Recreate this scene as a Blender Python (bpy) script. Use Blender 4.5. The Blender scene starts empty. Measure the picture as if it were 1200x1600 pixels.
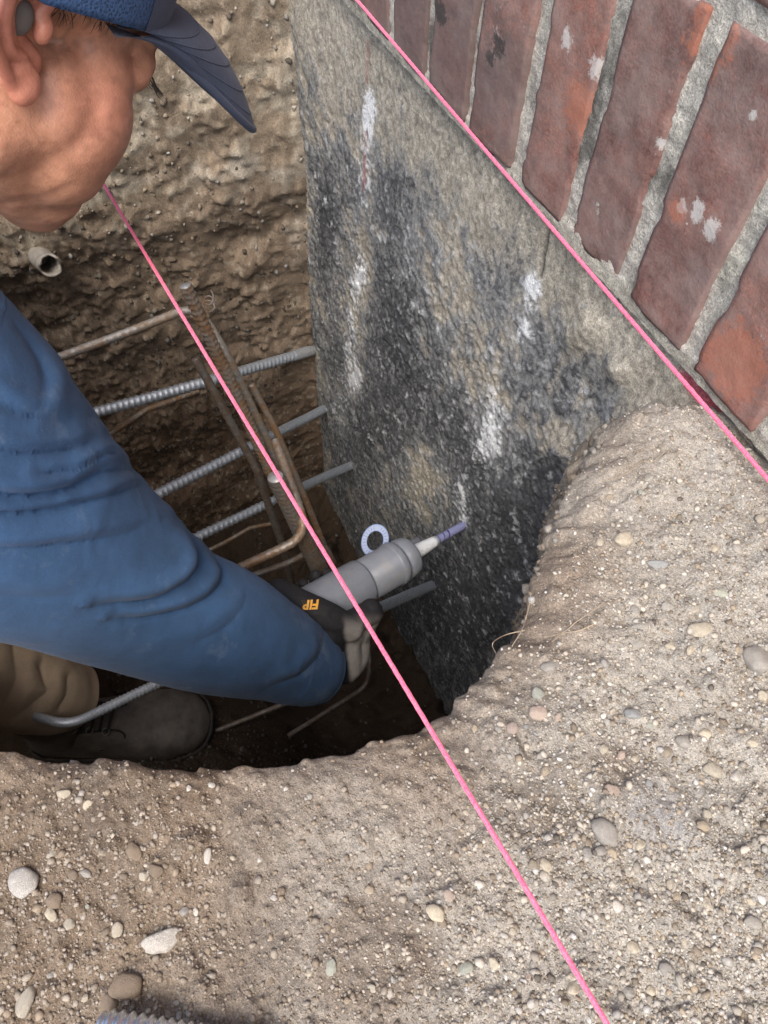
import bpy, bmesh, math, random
import numpy as np
from mathutils import Vector, Matrix

random.seed(7)
rng = np.random.default_rng(11)
scene = bpy.context.scene
COL = scene.collection

# ------------------------------------------------------------------ camera
# world: wall face is the plane y=0, x runs along the wall, z=0 is the foot of the bricks
MC = np.array([[0.43616877, 0.76194831, -0.47873956],
               [0.89965065, -0.35762394, 0.25046721],
               [0.01963434, -0.53994434, -0.84147169]])
CP = np.array([0.0, -0.40, 0.427])
cam_d = bpy.data.cameras.new('camera')
cam = bpy.data.objects.new('camera', cam_d)
COL.objects.link(cam)
cam_d.sensor_fit = 'HORIZONTAL'
cam_d.sensor_width = 36.0
cam_d.lens = 36.0
cam_d.clip_start = 0.02
cam_d.clip_end = 300.0
cr, cu, cb = MC[:, 0], -MC[:, 1], -MC[:, 2]
cam.matrix_world = Matrix(((cr[0], cu[0], cb[0], CP[0]), (cr[1], cu[1], cb[1], CP[1]),
                           (cr[2], cu[2], cb[2], CP[2]), (0, 0, 0, 1)))
scene.camera = cam

# ------------------------------------------------------------------ sky, sun, exposure
SUN_AZ = math.radians(-38)      # azimuth of the sun seen from the pit, measured from +x
SUN_EL = math.radians(58)
world = bpy.data.worlds.new('World')
scene.world = world
world.use_nodes = True
wn = world.node_tree
bg = wn.nodes['Background']
sky = wn.nodes.new('ShaderNodeTexSky')
sky.sky_type = 'NISHITA'
sky.sun_disc = False
sky.sun_elevation = SUN_EL
sky.sun_rotation = math.radians(90) - SUN_AZ
sky.dust_density = 4.0
sky.ozone_density = 0.6
wn.links.new(sky.outputs['Color'], bg.inputs['Color'])
bg.inputs['Strength'].default_value = 0.15
sd = bpy.data.lights.new('sun', 'SUN')
sd.energy = 1.4
sd.angle = math.radians(32)
sd.color = (1.0, 0.965, 0.92)
so = bpy.data.objects.new('sun', sd)
COL.objects.link(so)
sdir = Vector((math.cos(SUN_EL) * math.cos(SUN_AZ), math.cos(SUN_EL) * math.sin(SUN_AZ), math.sin(SUN_EL)))
so.rotation_euler = sdir.to_track_quat('Z', 'Y').to_euler()
so.location = (1.5, -2, 3)
scene.view_settings.view_transform = 'Standard'
scene.view_settings.look = 'None'
scene.view_settings.gamma = 1.0
scene.view_settings.exposure = 0.92
scene.cycles.use_denoising = True
scene.cycles.denoising_prefilter = 'ACCURATE'

# ------------------------------------------------------------------ helpers: picture <-> place
def ray(px, py):
    return MC @ np.array([(px - 600) / 1200.0, (py - 800) / 1200.0, 1.0])

def P(px, py, d):
    return CP + d * ray(px, py)

def onz(px, py, z):
    r = ray(px, py); return CP + r * (z - CP[2]) / r[2]

def ony(px, py, y):
    r = ray(px, py); return CP + r * (y - CP[1]) / r[1]

def onx(px, py, x):
    r = ray(px, py); return CP + r * (x - CP[0]) / r[0]

def project(v):
    q = (v - CP) @ MC
    return 600 + 1200 * q[:, 0] / q[:, 2], 800 + 1200 * q[:, 1] / q[:, 2]

# ------------------------------------------------------------------ helpers: noise
def _hash(ix, iy, iz, seed):
    h = (ix.astype(np.uint32) * np.uint32(374761393) + iy.astype(np.uint32) * np.uint32(668265263)
         + iz.astype(np.uint32) * np.uint32(2147483647) + np.uint32(seed * 1013904223 & 0xffffffff))
    h = (h ^ (h >> np.uint32(13))) * np.uint32(1274126177)
    h = (h ^ (h >> np.uint32(16))) * np.uint32(2246822519)
    h = h ^ (h >> np.uint32(13))
    return h.astype(np.float64) / 4294967295.0

def vn(p, scale, seed=0):
    """value noise 0..1 at points p (N,3), feature size `scale`"""
    q = p / scale + 1000.37
    i = np.floor(q).astype(np.int64)
    f = q - i
    f = f * f * (3 - 2 * f)
    out = 0
    for dx in (0, 1):
        wx = f[:, 0] if dx else 1 - f[:, 0]
        for dy in (0, 1):
            wy = f[:, 1] if dy else 1 - f[:, 1]
            for dz in (0, 1):
                wz = f[:, 2] if dz else 1 - f[:, 2]
                out = out + wx * wy * wz * _hash(i[:, 0] + dx, i[:, 1] + dy, i[:, 2] + dz, seed)
    return out

def fbm(p, scale, octv=4, gain=0.5, seed=0):
    s = 0; a = 1; t = 0
    for k in range(octv):
        s = s + a * vn(p, scale / 2 ** k, seed + k * 17); t += a; a *= gain
    return s / t

def sstep(a, b, x):
    t = np.clip((x - a) / (b - a), 0, 1); return t * t * (3 - 2 * t)

def mix3(a, b, t):
    return np.asarray(a) * (1 - t[:, None]) + np.asarray(b) * t[:, None]

# ------------------------------------------------------------------ helpers: mesh and objects
def make_mesh(name, verts, quads, cols=None, smooth=True):
    """verts (N,3), quads (M,3|4) -> mesh data"""
    verts = np.asarray(verts, np.float32); quads = np.asarray(quads, np.int32)
    me = bpy.data.meshes.new(name)
    n = quads.shape[1]
    me.vertices.add(len(verts)); me.vertices.foreach_set('co', verts.ravel())
    me.loops.add(quads.size); me.loops.foreach_set('vertex_index', quads.ravel())
    me.polygons.add(len(quads))
    me.polygons.foreach_set('loop_start', np.arange(0, quads.size, n, dtype=np.int32))
    me.polygons.foreach_set('loop_total', np.full(len(quads), n, np.int32))
    if smooth:
        me.polygons.foreach_set('use_smooth', np.ones(len(quads), bool))
    me.update(calc_edges=True)
    if cols is not None:
        set_cols(me, cols)
    return me

def set_cols(me, cols, name='tint'):
    c = np.ones((len(me.vertices), 4), np.float32); cols = np.asarray(cols)
    c[:, :cols.shape[1]] = cols
    a = me.color_attributes.new(name, 'FLOAT_COLOR', 'POINT')
    a.data.foreach_set('color', c.ravel())

def grid_faces(nr, nc, wrap=False, flip=False):
    r = np.arange(nr - 1)[:, None]; c = np.arange(nc if wrap else nc - 1)[None, :]
    c2 = (c + 1) % nc
    a = r * nc + c; b = r * nc + c2; d = (r + 1) * nc + c; e = (r + 1) * nc + c2
    q = np.stack([a, b, e, d], -1).reshape(-1, 4)
    return q[:, ::-1] if flip else q

def obj(name, me, mat=None, parent=None, loc=None):
    o = bpy.data.objects.new(name, me); COL.objects.link(o)
    if mat is not None and me is not None and len(me.materials) == 0:
        me.materials.append(mat)
    if loc is not None: o.location = loc
    if parent is not None: o.parent = parent
    return o

def empty(name, loc=(0, 0, 0)):
    o = bpy.data.objects.new(name, None); COL.objects.link(o)
    o.empty_display_size = 0.05; o.location = loc
    return o

def tag(o, label=None, cat=None, group=None, kind=None):
    if label: o['label'] = label
    if cat: o['category'] = cat
    if group: o['group'] = group
    if kind: o['kind'] = kind
    return o

class MB:
    """collects pieces into one mesh"""
    def __init__(s): s.v = []; s.f = []; s.c = []; s.n = 0
    def add(s, v, f, col=None):
        v = np.asarray(v, float); f = np.asarray(f)
        if f.shape[1] == 3: f = np.concatenate([f, f[:, 2:3]], 1)
        s.v.append(v); s.f.append(f + s.n); s.n += len(v)
        s.c.append(np.tile(col if col is not None else (1, 1, 1), (len(v), 1)) if col is None or np.ndim(col) == 1 else col)
    def mesh(s, name, cols=False, smooth=True):
        V = np.concatenate(s.v); F = np.concatenate(s.f); Cc = np.concatenate(s.c)
        bm = bpy.data.meshes.new(name)
        fl = [tuple(dict.fromkeys(q)) for q in F.tolist()]
        bm.from_pydata(V.tolist(), [], fl)
        if smooth: bm.polygons.foreach_set('use_smooth', np.ones(len(bm.polygons), bool))
        if cols: set_cols(bm, Cc)
        bm.update()
        return bm

_ico = {}
def ico(sub):
    if sub not in _ico:
        bm = bmesh.new(); bmesh.ops.create_icosphere(bm, subdivisions=sub, radius=1.0)
        bm.verts.ensure_lookup_table()
        v = np.array([x.co[:] for x in bm.verts]); f = np.array([[y.index for y in x.verts] for x in bm.faces])
        bm.free(); _ico[sub] = (v, f)
    return _ico[sub]

def frames(pts):
    """parallel transported frames along a polyline"""
    pts = np.asarray(pts, float); n = len(pts)
    t = np.gradient(pts, axis=0); t /= np.linalg.norm(t, axis=1)[:, None]
    u = np.zeros_like(pts)
    a = np.array([0, 0, 1.0]) if abs(t[0][2]) < .9 else np.array([1.0, 0, 0])
    u[0] = a - t[0] * (a @ t[0]); u[0] /= np.linalg.norm(u[0])
    for i in range(1, n):
        w = u[i - 1] - t[i] * (u[i - 1] @ t[i]); u[i] = w / np.linalg.norm(w)
    return t, u, np.cross(t, u)

def resample(pts, step):
    pts = np.asarray(pts, float)
    s = np.concatenate([[0], np.cumsum(np.linalg.norm(np.diff(pts, axis=0), axis=1))])
    n = max(3, int(s[-1] / step) + 1); q = np.linspace(0, s[-1], n)
    return np.stack([np.interp(q, s, pts[:, k]) for k in range(3)], 1), q

def catmull(pts, n):
    pts = np.asarray(pts, float); p = np.vstack([2 * pts[0] - pts[1], pts, 2 * pts[-1] - pts[-2]])
    out = []
    m = len(pts) - 1
    for q in np.linspace(0, m, n):
        i = min(int(q), m - 1); t = q - i
        a, b, c, d = p[i], p[i + 1], p[i + 2], p[i + 3]
        out.append(.5 * ((2 * b) + (c - a) * t + (2 * a - 5 * b + 4 * c - d) * t * t + (3 * b - a - 3 * c + d) * t ** 3))
    return np.array(out)

def round_corner(pts, r, n=8):
    """polyline with its inner corners rounded"""
    pts = [np.asarray(p, float) for p in pts]; out = [pts[0]]
    for i in range(1, len(pts) - 1):
        a, b, c = pts[i - 1], pts[i], pts[i + 1]
        da = (a - b); la = np.linalg.norm(da); dc = (c - b); lc = np.linalg.norm(dc)
        k = min(r, la * .45, lc * .45); p0 = b + da / la * k; p1 = b + dc / lc * k
        for t in np.linspace(0, 1, n): out.append((1 - t) ** 2 * p0 + 2 * t * (1 - t) * b + t * t * p1)
    out.append(pts[-1]); return np.array(out)

def tube(mb, pts, rad, nseg=12, cap=True, col=None, ang=None):
    """rad: number, array per point, or function(i_array, angle_array)->radius"""
    pts = np.asarray(pts, float); n = len(pts); t, u, w = frames(pts)
    a = np.linspace(0, 2 * np.pi, nseg, endpoint=False)
    R = rad if np.ndim(rad) == 2 else np.broadcast_to(np.asarray(rad, float).reshape(-1, 1) if np.ndim(rad) else rad, (n, nseg))
    v = pts[:, None, :] + R[:, :, None] * (np.cos(a)[None, :, None] * u[:, None, :] + np.sin(a)[None, :, None] * w[:, None, :])
    v = v.reshape(-1, 3); f = grid_faces(n, nseg, wrap=True)
    if cap:
        k = len(v); v = np.vstack([v, pts[0], pts[-1]])
        i = np.arange(nseg); j = (i + 1) % nseg
        f = np.vstack([f, np.stack([j, i, np.full(nseg, k), np.full(nseg, k)], 1),
                       np.stack([(n - 1) * nseg + i, (n - 1) * nseg + j, np.full(nseg, k + 1), np.full(nseg, k + 1)], 1)])
    mb.add(v, f, col)

def lathe(mb, base, axis, prof, nseg=40, col=None):
    """prof: list of (distance along axis, radius)"""
    axis = np.asarray(axis, float) / np.linalg.norm(axis); base = np.asarray(base, float)
    a = np.array([0, 0, 1.0]) if abs(axis[2]) < .9 else np.array([1.0, 0, 0])
    u = a - axis * (a @ axis); u /= np.linalg.norm(u); w = np.cross(axis, u)
    th = np.linspace(0, 2 * np.pi, nseg, endpoint=False)
    v = [base + axis * s + r * (np.cos(q) * u + np.sin(q) * w) for s, r in prof for q in th]
    mb.add(np.array(v), grid_faces(len(prof), nseg, wrap=True), col)

def remesh(parts, voxel, smooth=6, factor=0.5):
    """union of closed shapes as one smooth surface -> (verts, quads)"""
    mb = MB()
    for v, f in parts: mb.add(v, f)
    me = mb.mesh('tmp'); o = bpy.data.objects.new('tmp', me); COL.objects.link(o)
    m = o.modifiers.new('r', 'REMESH'); m.mode = 'VOXEL'; m.voxel_size = voxel; m.adaptivity = 0
    if smooth:
        s = o.modifiers.new('s', 'SMOOTH'); s.factor = factor; s.iterations = smooth
    dg = bpy.context.evaluated_depsgraph_get(); dg.update()
    e = o.evaluated_get(dg).to_mesh()
    V = np.zeros(len(e.vertices) * 3, np.float32); e.vertices.foreach_get('co', V)
    F = [list(p.vertices) + ([p.vertices[-1]] if len(p.vertices) == 3 else []) for p in e.polygons]
    V = V.reshape(-1, 3).astype(float); F = np.array(F)
    o.evaluated_get(dg).to_mesh_clear()
    bpy.data.objects.remove(o); bpy.data.meshes.remove(me)
    return V, F

def ell(c, r, rot=None, sub=3):
    v, f = ico(sub); v = v * np.asarray(r, float)
    if rot is not None: v = v @ np.asarray(rot).T
    return v + np.asarray(c, float), f

def caps(a, b, ra, rb, n=None, flat=None):
    """chain of spheres from a to b, radius ra to rb"""
    a = np.asarray(a, float); b = np.asarray(b, float); L = np.linalg.norm(b - a)
    n = n or max(2, int(L / (0.35 * min(ra, rb))) + 1)
    return [ell(a + (b - a) * t, np.full(3, ra + (rb - ra) * t), sub=2) for t in np.linspace(0, 1, n)]

# ------------------------------------------------------------------ materials
def material(name):
    m = bpy.data.materials.new(name); m.use_nodes = True
    nt = m.node_tree; return m, nt, nt.nodes['Principled BSDF']

def nd(nt, t, **kw):
    n = nt.nodes.new(t)
    for k, v in kw.items(): setattr(n, k, v)
    return n

def noise_node(nt, scale, detail=4, rough=.6, vec=None):
    n = nd(nt, 'ShaderNodeTexNoise'); n.inputs['Scale'].default_value = scale
    n.inputs['Detail'].default_value = detail; n.inputs['Roughness'].default_value = rough
    if vec is None:
        tc = nd(nt, 'ShaderNodeTexCoord'); vec = tc.outputs['Object']
    nt.links.new(vec, n.inputs['Vector']); return n

def ramp(nt, src, stops):
    r = nd(nt, 'ShaderNodeValToRGB'); e = r.color_ramp.elements
    while len(e) < len(stops): e.new(.5)
    for x, (p, c) in zip(e, stops):
        x.position = p; x.color = (*c, 1) if len(c) == 3 else c
    nt.links.new(src, r.inputs['Fac']); return r

def mixc(nt, a, b, fac, mode='MIX'):
    m = nd(nt, 'ShaderNodeMix', data_type='RGBA', blend_type=mode)
    for s, k in ((fac, 0), (a, 6), (b, 7)):
        if isinstance(s, (int, float)): m.inputs[k].default_value = s
        elif isinstance(s, tuple): m.inputs[k].default_value = (*s, 1)
        else: nt.links.new(s, m.inputs[k])
    return m.outputs[2]

def bump(nt, bs, src, strength, dist, prev=None):
    b = nd(nt, 'ShaderNodeBump'); b.inputs['Strength'].default_value = strength
    b.inputs['Distance'].default_value = dist
    nt.links.new(src, b.inputs['Height'])
    if prev is not None: nt.links.new(prev.outputs['Normal'], b.inputs['Normal'])
    nt.links.new(b.outputs['Normal'], bs.inputs['Normal']); return b

def tint_node(nt):
    a = nd(nt, 'ShaderNodeAttribute'); a.attribute_name = 'tint'; return a.outputs['Color']

def earthy(name, s1, s2, lo, hi, rough=.95, bd=.0015, spec=.2):
    """vertex tint x fine grain, with grain relief"""
    m, nt, b = material(name)
    n1 = noise_node(nt, s1, 5, .7); n2 = noise_node(nt, s2, 3, .7)
    r1 = ramp(nt, n1.outputs['Fac'], [(.25, (lo,) * 3), (.75, (hi,) * 3)])
    r2 = ramp(nt, n2.outputs['Fac'], [(.3, (lo, lo, lo * .97)), (.72, (hi, hi, hi))])
    c = mixc(nt, tint_node(nt), r1.outputs['Color'], 1.0, 'MULTIPLY')
    c = mixc(nt, c, r2.outputs['Color'], 1.0, 'MULTIPLY')
    nt.links.new(c, b.inputs['Base Color'])
    b.inputs['Roughness'].default_value = rough; b.inputs['Specular IOR Level'].default_value = spec
    p = bump(nt, b, n1.outputs['Fac'], .8, bd); bump(nt, b, n2.outputs['Fac'], .7, bd * .5, p)
    return m

M_SOIL = earthy('soil', 330, 950, .60, 1.42, bd=.0020)
M_GRIT = earthy('grit', 500, 1500, .8, 1.2, .85, .0004, .3)
M_CONC = earthy('foundation_concrete', 210, 620, .55, 1.45, .88, .0020, .3)
M_MORT = earthy('mortar', 300, 800, .6, 1.4, .95, .002)

def plain(name, col, rough=.5, metal=0.0, spec=.5, n1=None, bd=.0, var=.15, **kw):
    m, nt, b = material(name)
    b.inputs['Roughness'].default_value = rough; b.inputs['Metallic'].default_value = metal
    b.inputs['Specular IOR Level'].default_value = spec
    if n1:
        n = noise_node(nt, n1, 5, .65)
        r = ramp(nt, n.outputs['Fac'], [(.25, tuple(x * (1 - var) for x in col)), (.75, tuple(min(1, x * (1 + var)) for x in col))])
        nt.links.new(r.outputs['Color'], b.inputs['Base Color'])
        if bd: bump(nt, b, n.outputs['Fac'], .6, bd)
    else:
        b.inputs['Base Color'].default_value = (*col, 1)
    for k, v in kw.items(): b.inputs[k].default_value = v
    return m

# ================================================================== SETTING
# ------------------------------------------------------------------ ground with the dug pit, one sheet
PC = np.array([-0.6, -0.6])
RIM = np.array([(-.375, .10), (-.355, .01), (-.315, -.035), (-.258, -.082), (-.207, -.150), (-.183, -.181), (-.147, -.223), (-.126, -.258),
                (-.114, -.286), (-.108, -.318), (-.113, -.352), (-.120, -.383), (-.138, -.429), (-.165, -.474), (-.185, -.511),
                (-.201, -.53), (-.24, -.70), (-.26, -1.0), (-.35, -1.3), (-.60, -1.5), (-.90, -1.45), (-1.08, -1.3),
                (-1.13, -1.0), (-1.13, -.6), (-1.11, -.3), (-1.10, .10)])

def rim_radius(th):
    d = np.stack([np.cos(th), np.sin(th)], 1); R = np.full(len(th), np.nan)
    A = RIM - PC; B = np.roll(A, -1, axis=0)
    for a, b in zip(A, B):
        e = b - a; den = d[:, 0] * e[1] - d[:, 1] * e[0]
        den = np.where(abs(den) < 1e-12, 1e-12, den)
        t = (a[0] * e[1] - a[1] * e[0]) / den; s = (a[0] * d[:, 1] - a[1] * d[:, 0]) / den
        ok = (t > 0) & (s >= -1e-9) & (s <= 1 + 1e-9)
        R = np.where(ok & (np.isnan(R) | (t < R)), t, R)
    return R

def floor_z(x, y):
    return -1.30 + .30 * sstep(-.22, -.50, y) * sstep(-.95, -.75, x)

def ground_h(x, y):
    p = np.stack([x, y, np.zeros_like(x)], 1)
    near = np.exp(-((x + .05) ** 2 + (y + .35) ** 2) / .8)
    h = (fbm(p, .22, 2, seed=1) - .5) * .022 + (fbm(p, .045, 3, seed=2) - .5) * .010
    h += (fbm(p, .010, 3, .65, seed=3) - .5) * .0058 * (.3 + near)
    h += (sstep(.56, .74, vn(p, .016, 5)) * .0035 + sstep(.6, .8, vn(p, .009, 6)) * .0022) * near   # clods
    h = h - (.27 + (fbm(p, .03, 3, seed=7) - .5) * .06) * sstep(-.225, -.370, x + (fbm(p, .04, 3, seed=8) - .5) * .05) * sstep(-.15, -.02, y) * (x > -.55)
    return h - .004 - .015 * np.exp(-(np.minimum(y, 0) / .016) ** 2) * sstep(-.12, -.20, x)

def deg(a): return math.radians(a)
th = np.concatenate([np.linspace(deg(-4), deg(68), 620, endpoint=False), np.linspace(deg(68), deg(122), 110, endpoint=False),
                     np.linspace(deg(122), deg(196), 330, endpoint=False), np.linspace(deg(196), deg(356), 80, endpoint=False)])
NT = len(th); D2 = np.stack([np.cos(th), np.sin(th)], 1)
R0 = rim_radius(th)
k = np.ones(9) / 9
R0 = np.convolve(np.concatenate([R0[-4:], R0, R0[:4]]), k, 'valid')
rp = np.stack([PC[0] + D2[:, 0] * R0, PC[1] + D2[:, 1] * R0, np.zeros(NT)], 1)
R0 = R0 + (fbm(rp, .05, 3, .6, seed=21) - .5) * .022 + (vn(rp, .010, 22) - .5) * .008 + (vn(rp, .005, 23) - .5) * .002
wcorner = np.exp(-((th - deg(66)) / deg(6)) ** 2)
wslope = sstep(deg(22), deg(40), th) * (1 - sstep(deg(48), deg(60), th))
wfar = sstep(deg(120), deg(135), th) * (1 - sstep(deg(215), deg(240), th))
wnear = 1 - sstep(deg(48), deg(60), th) * 1.0
wnear = np.where((th > deg(100)) & (th < deg(300)), 0, wnear)

tout = np.concatenate([np.linspace(0, .40, 300), .40 + np.geomspace(.003, 40, 46)])
win = np.concatenate([np.linspace(0, .04, 14)[1:], np.linspace(.04, 1.0, 290)[1:]])
tfl = np.linspace(0, 1, 90)[1:]
rows = []; cols = []; kinds = []
DRY = np.array([.362, .338, .299]); BROWN = np.array([.215, .166, .122]); DARK_SOIL = np.array([.105, .073, .050])  # soil tones: pale, brown, and a darker one for depth and spots

SOILSPOT = [(*onz(a, b_, 0)[:2], r1, r2, cl, am) for a, b_, r1, r2, cl, am in (
    (880, 870, .040, .045, (.225, .170, .125), .75), (840, 960, .030, .03, (.25, .195, .150), .6), (970, 690, .04, .03, (.27, .225, .18), .5),
    (965, 1195, .014, .016, (.115, .080, .055), .8), (870, 1262, .022, .020, (.13, .100, .075), .75), (700, 1225, .05, .03, (.215, .165, .125), .6),
    (1035, 1275, .020, .022, (.27, .27, .28), .6), (420, 1480, .03, .025, (.13, .102, .08), .5), (130, 1215, .05, .02, (.13, .105, .085), .6), (640, 1520, .02, .03, (.14, .11, .085), .5))]

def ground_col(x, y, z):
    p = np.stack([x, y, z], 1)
    g = sstep(-.12, .14, (x + .13) * 1.0 + (y + .30) * .75 + (fbm(p, .09, 3, seed=31) - .5) * .22)  # pale gravel to brown soil, part of the light difference painted in
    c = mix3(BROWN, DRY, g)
    n = fbm(p, .03, 4, .6, seed=32)
    c = c * (.72 + .56 * n)[:, None]
    spot = sstep(.62, .75, fbm(p, .06, 3, seed=33))
    c = mix3(c, DARK_SOIL * 1.2, spot * .55)
    spn = .6 + .8 * fbm(p, .025, 3, seed=35)
    for qx, qy, rx_, ry_, cl_, am_ in SOILSPOT:
        g_ = np.exp(-(((x - qx) / rx_) ** 2 + ((y - qy) / ry_) ** 2)) * spn
        c = mix3(c, np.array(cl_), np.clip(g_ * am_, 0, 1))
    speck = sstep(.66, .80, vn(p, .004, 34))
    return mix3(c, np.array([.47, .425, .36]), speck * .12)

# rows outward: the ground
for t in tout:
    r = R0 + t
    x = PC[0] + D2[:, 0] * r; y = PC[1] + D2[:, 1] * r
    z = ground_h(x, y) - .008 * math.exp(-t / .010) - .030 * math.exp(-t / .032) * wslope - .012 * math.exp(-t / .05) * wcorner
    far = min(1, max(0, (t - .5) / 3)); z = z * (1 - far * .5)
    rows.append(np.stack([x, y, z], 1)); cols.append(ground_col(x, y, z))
rows = rows[::-1]; cols = cols[::-1]
# rows down the wall of the pit
lip = rows[-1].copy()
for w in win:
    prof_far = np.interp(w, [0, .05, .22, .27, .33, .6, 1.0], [0, .010, .030, .034, .006, -.022, -.030])
    prof_corner = np.interp(w, [0, .05, .15, .3, .5, 1.0], [0, .0, -.01, -.02, -.04, -.06])
    prof_near = np.interp(w, [0, .03, .1, .4, 1.0], [0, -.004, -.02, -.05, -.06])
    inn = prof_far * wfar + prof_corner * wcorner + prof_near * wnear * (1 - wcorner)
    r = R0 - inn
    x = PC[0] + D2[:, 0] * r; y = PC[1] + D2[:, 1] * r
    zf = floor_z(x, y)
    z = lip[:, 2] + (zf - lip[:, 2]) * w
    p = np.stack([x, y, z], 1)
    a = min(1, w / .05)
    dr = ((fbm(p, .16, 3, .5, seed=41) - .5) * .075 + (fbm(p * np.array([1, 1, 1.15]), .06, 4, .58, seed=42) - .5) * .026
          + sstep(.62, .75, vn(p, .024, 43)) * -.006 * sstep(.45, .6, fbm(p, .09, 2, seed=39)) - sstep(.60, .8, vn(p, .010, 49)) * .004 - (fbm(p, .006, 3, .7, seed=50) - .5) * .0045) * a * (1 - .65 * wcorner)
    x = x + D2[:, 0] * dr; y = y + D2[:, 1] * dr
    rows.append(np.stack([x, y, z], 1))
    # soil layers: pale dry crust above, brown below, a mortar-stained crust at mid height on the far side
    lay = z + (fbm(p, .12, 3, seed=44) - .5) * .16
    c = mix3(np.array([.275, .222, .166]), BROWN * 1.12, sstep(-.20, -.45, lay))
    c = mix3(c, DARK_SOIL * 1.6, sstep(-.60, -1.0, lay))
    pale = sstep(.52, .66, fbm(p, .03, 4, .6, seed=45)) * sstep(-.46, -.30, lay)
    c = mix3(c, np.array([.40, .355, .285]), pale * .9)
    px, py = project(p)
    crust = np.exp(-(((px - 330) / 150) ** 2 + ((py - 262) / 26) ** 2) ** 2) + np.exp(-(((px - 220) / 70) ** 2 + ((py - 275 + (px - 220) * .45) / 18) ** 2) ** 2)
    crust += np.exp(-(((px - 462) / 26) ** 2 + ((py - 200) / 220) ** 2) ** 2) * .9
    c = mix3(c, np.array([.47, .42, .35]), np.clip(crust, 0, 1) * sstep(.38, .55, fbm(p, .04, 3, seed=46)) * wfar)
    c = c * (.62 + .76 * fbm(p, .012, 4, .7, seed=47))[:, None]
    speck = sstep(.72, .82, vn(p, .006, 48)); c = mix3(c, np.array([.46, .41, .33]), speck * .5)
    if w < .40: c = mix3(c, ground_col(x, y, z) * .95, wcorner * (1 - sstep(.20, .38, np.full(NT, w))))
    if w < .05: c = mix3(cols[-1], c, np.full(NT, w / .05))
    cols.append(c)
edge = rows[-1].copy()
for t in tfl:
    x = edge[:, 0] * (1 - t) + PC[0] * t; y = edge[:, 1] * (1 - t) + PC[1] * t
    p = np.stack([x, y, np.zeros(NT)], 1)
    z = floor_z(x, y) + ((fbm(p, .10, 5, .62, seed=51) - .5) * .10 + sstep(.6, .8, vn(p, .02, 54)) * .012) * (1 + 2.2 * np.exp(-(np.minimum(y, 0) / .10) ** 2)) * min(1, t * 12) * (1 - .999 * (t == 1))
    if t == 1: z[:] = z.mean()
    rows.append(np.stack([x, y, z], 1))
    c = np.tile(DARK_SOIL * .62, (NT, 1)) * (.7 + .6 * fbm(p, .08, 3, .6, seed=52))[:, None]  # floor soil darker than the foot of the bank
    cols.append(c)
GV = np.concatenate(rows); GC = np.concatenate(cols)
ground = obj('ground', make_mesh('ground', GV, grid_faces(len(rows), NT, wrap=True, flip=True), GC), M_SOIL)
tag(ground, kind='structure')

RIM_TH = np.concatenate([th, [th[0] + 2 * np.pi]]); RIM_R = np.concatenate([R0, R0[:1]])
def off_pit(x, y):
    """distance outside the rim"""
    a = np.arctan2(y - PC[1], x - PC[0]); a = np.where(a < th[0], a + 2 * np.pi, a)
    return np.hypot(x - PC[0], y - PC[1]) - np.interp(a, RIM_TH, RIM_R)

def surf_z(x, y):
    """height of the ground, lip included"""
    x = np.atleast_1d(np.asarray(x, float)); y = np.atleast_1d(np.asarray(y, float))
    t = np.maximum(off_pit(x, y), 0)
    a = np.arctan2(y - PC[1], x - PC[0])
    return ground_h(x, y) - .008 * np.exp(-t / .010) - .030 * np.exp(-t / .032) * sstep(deg(22), deg(40), a) * (1 - sstep(deg(48), deg(60), a)) - .012 * np.exp(-t / .05) * np.exp(-((a - deg(66)) / deg(6)) ** 2)

# ------------------------------------------------------------------ foundation wall: rough concrete under old black coating
FX = np.concatenate([np.linspace(-4.5, -1.2, 20, endpoint=False), np.linspace(-1.2, -.2, 400, endpoint=False), np.linspace(-.2, 3.5, 24)])
FZ = np.concatenate([np.linspace(-1.60, -1.32, 8, endpoint=False), np.linspace(-1.32, -.004, 490)])
gx, gz = np.meshgrid(FX, FZ); p = np.stack([gx.ravel(), np.zeros(gx.size), gz.ravel()], 1)
px, py = project(p)
ok = (p[:, 0] > -1.3) & (p[:, 0] < -.1)
px = np.where(ok, px, -999); py = np.where(ok, py, -999)
def G(cx, cy, rx, ry, rot=0.0):
    c, s = math.cos(rot), math.sin(rot); dx, dy = px - cx, py - cy
    return np.exp(-(((dx * c + dy * s) / rx) ** 2 + ((-dx * s + dy * c) / ry) ** 2))
pv = p * np.array([1, 1, .80])                     # streaks run down the wall
n_big = fbm(pv, .075, 4, .6, seed=61); n_mid = fbm(pv, .022, 4, .65, seed=62); n_fin = fbm(pv, .0075, 3, .7, seed=63)
border = (px - 550) * .727 - py * .686             # picture distance from the brick foot, negative below it
tar = .12 + sstep(-45, -190, border) * .40
for a, cx, cy, rx, ry in ((.55, 620, 520, 45, 110), (.4, 650, 650, 60, 70), (.85, 850, 760, 42, 90), (.8, 790, 890, 90, 110),
                          (.45, 730, 700, 45, 80), (.6, 506, 350, 16, 110), (.4, 530, 560, 22, 60), (.35, 600, 300, 60, 40),
                          (.6, 700, 960, 130, 90), (.4, 790, 420, 40, 60), (.45, 930, 600, 40, 70), (.4, 570, 700, 40, 80), (.35, 840, 560, 50, 60)):
    tar = tar + a * G(cx, cy, rx, ry)
for a, cx, cy, rx, ry in ((.7, 912, 520, 28, 26), (.6, 968, 575, 22, 20), (.7, 880, 690, 45, 26), (.6, 905, 740, 30, 22), (.5, 700, 430, 30, 90),
                          (.5, 660, 740, 40, 40), (.45, 960, 690, 40, 40), (.45, 560, 480, 14, 120), (.35, 760, 600, 25, 90), (.5, 1010, 640, 40, 30)):
    tar = tar - a * G(cx, cy, rx, ry)
tv_ = tar * .85 + (n_big - .5) * .8 + (n_mid - .5) * 1.3
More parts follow.
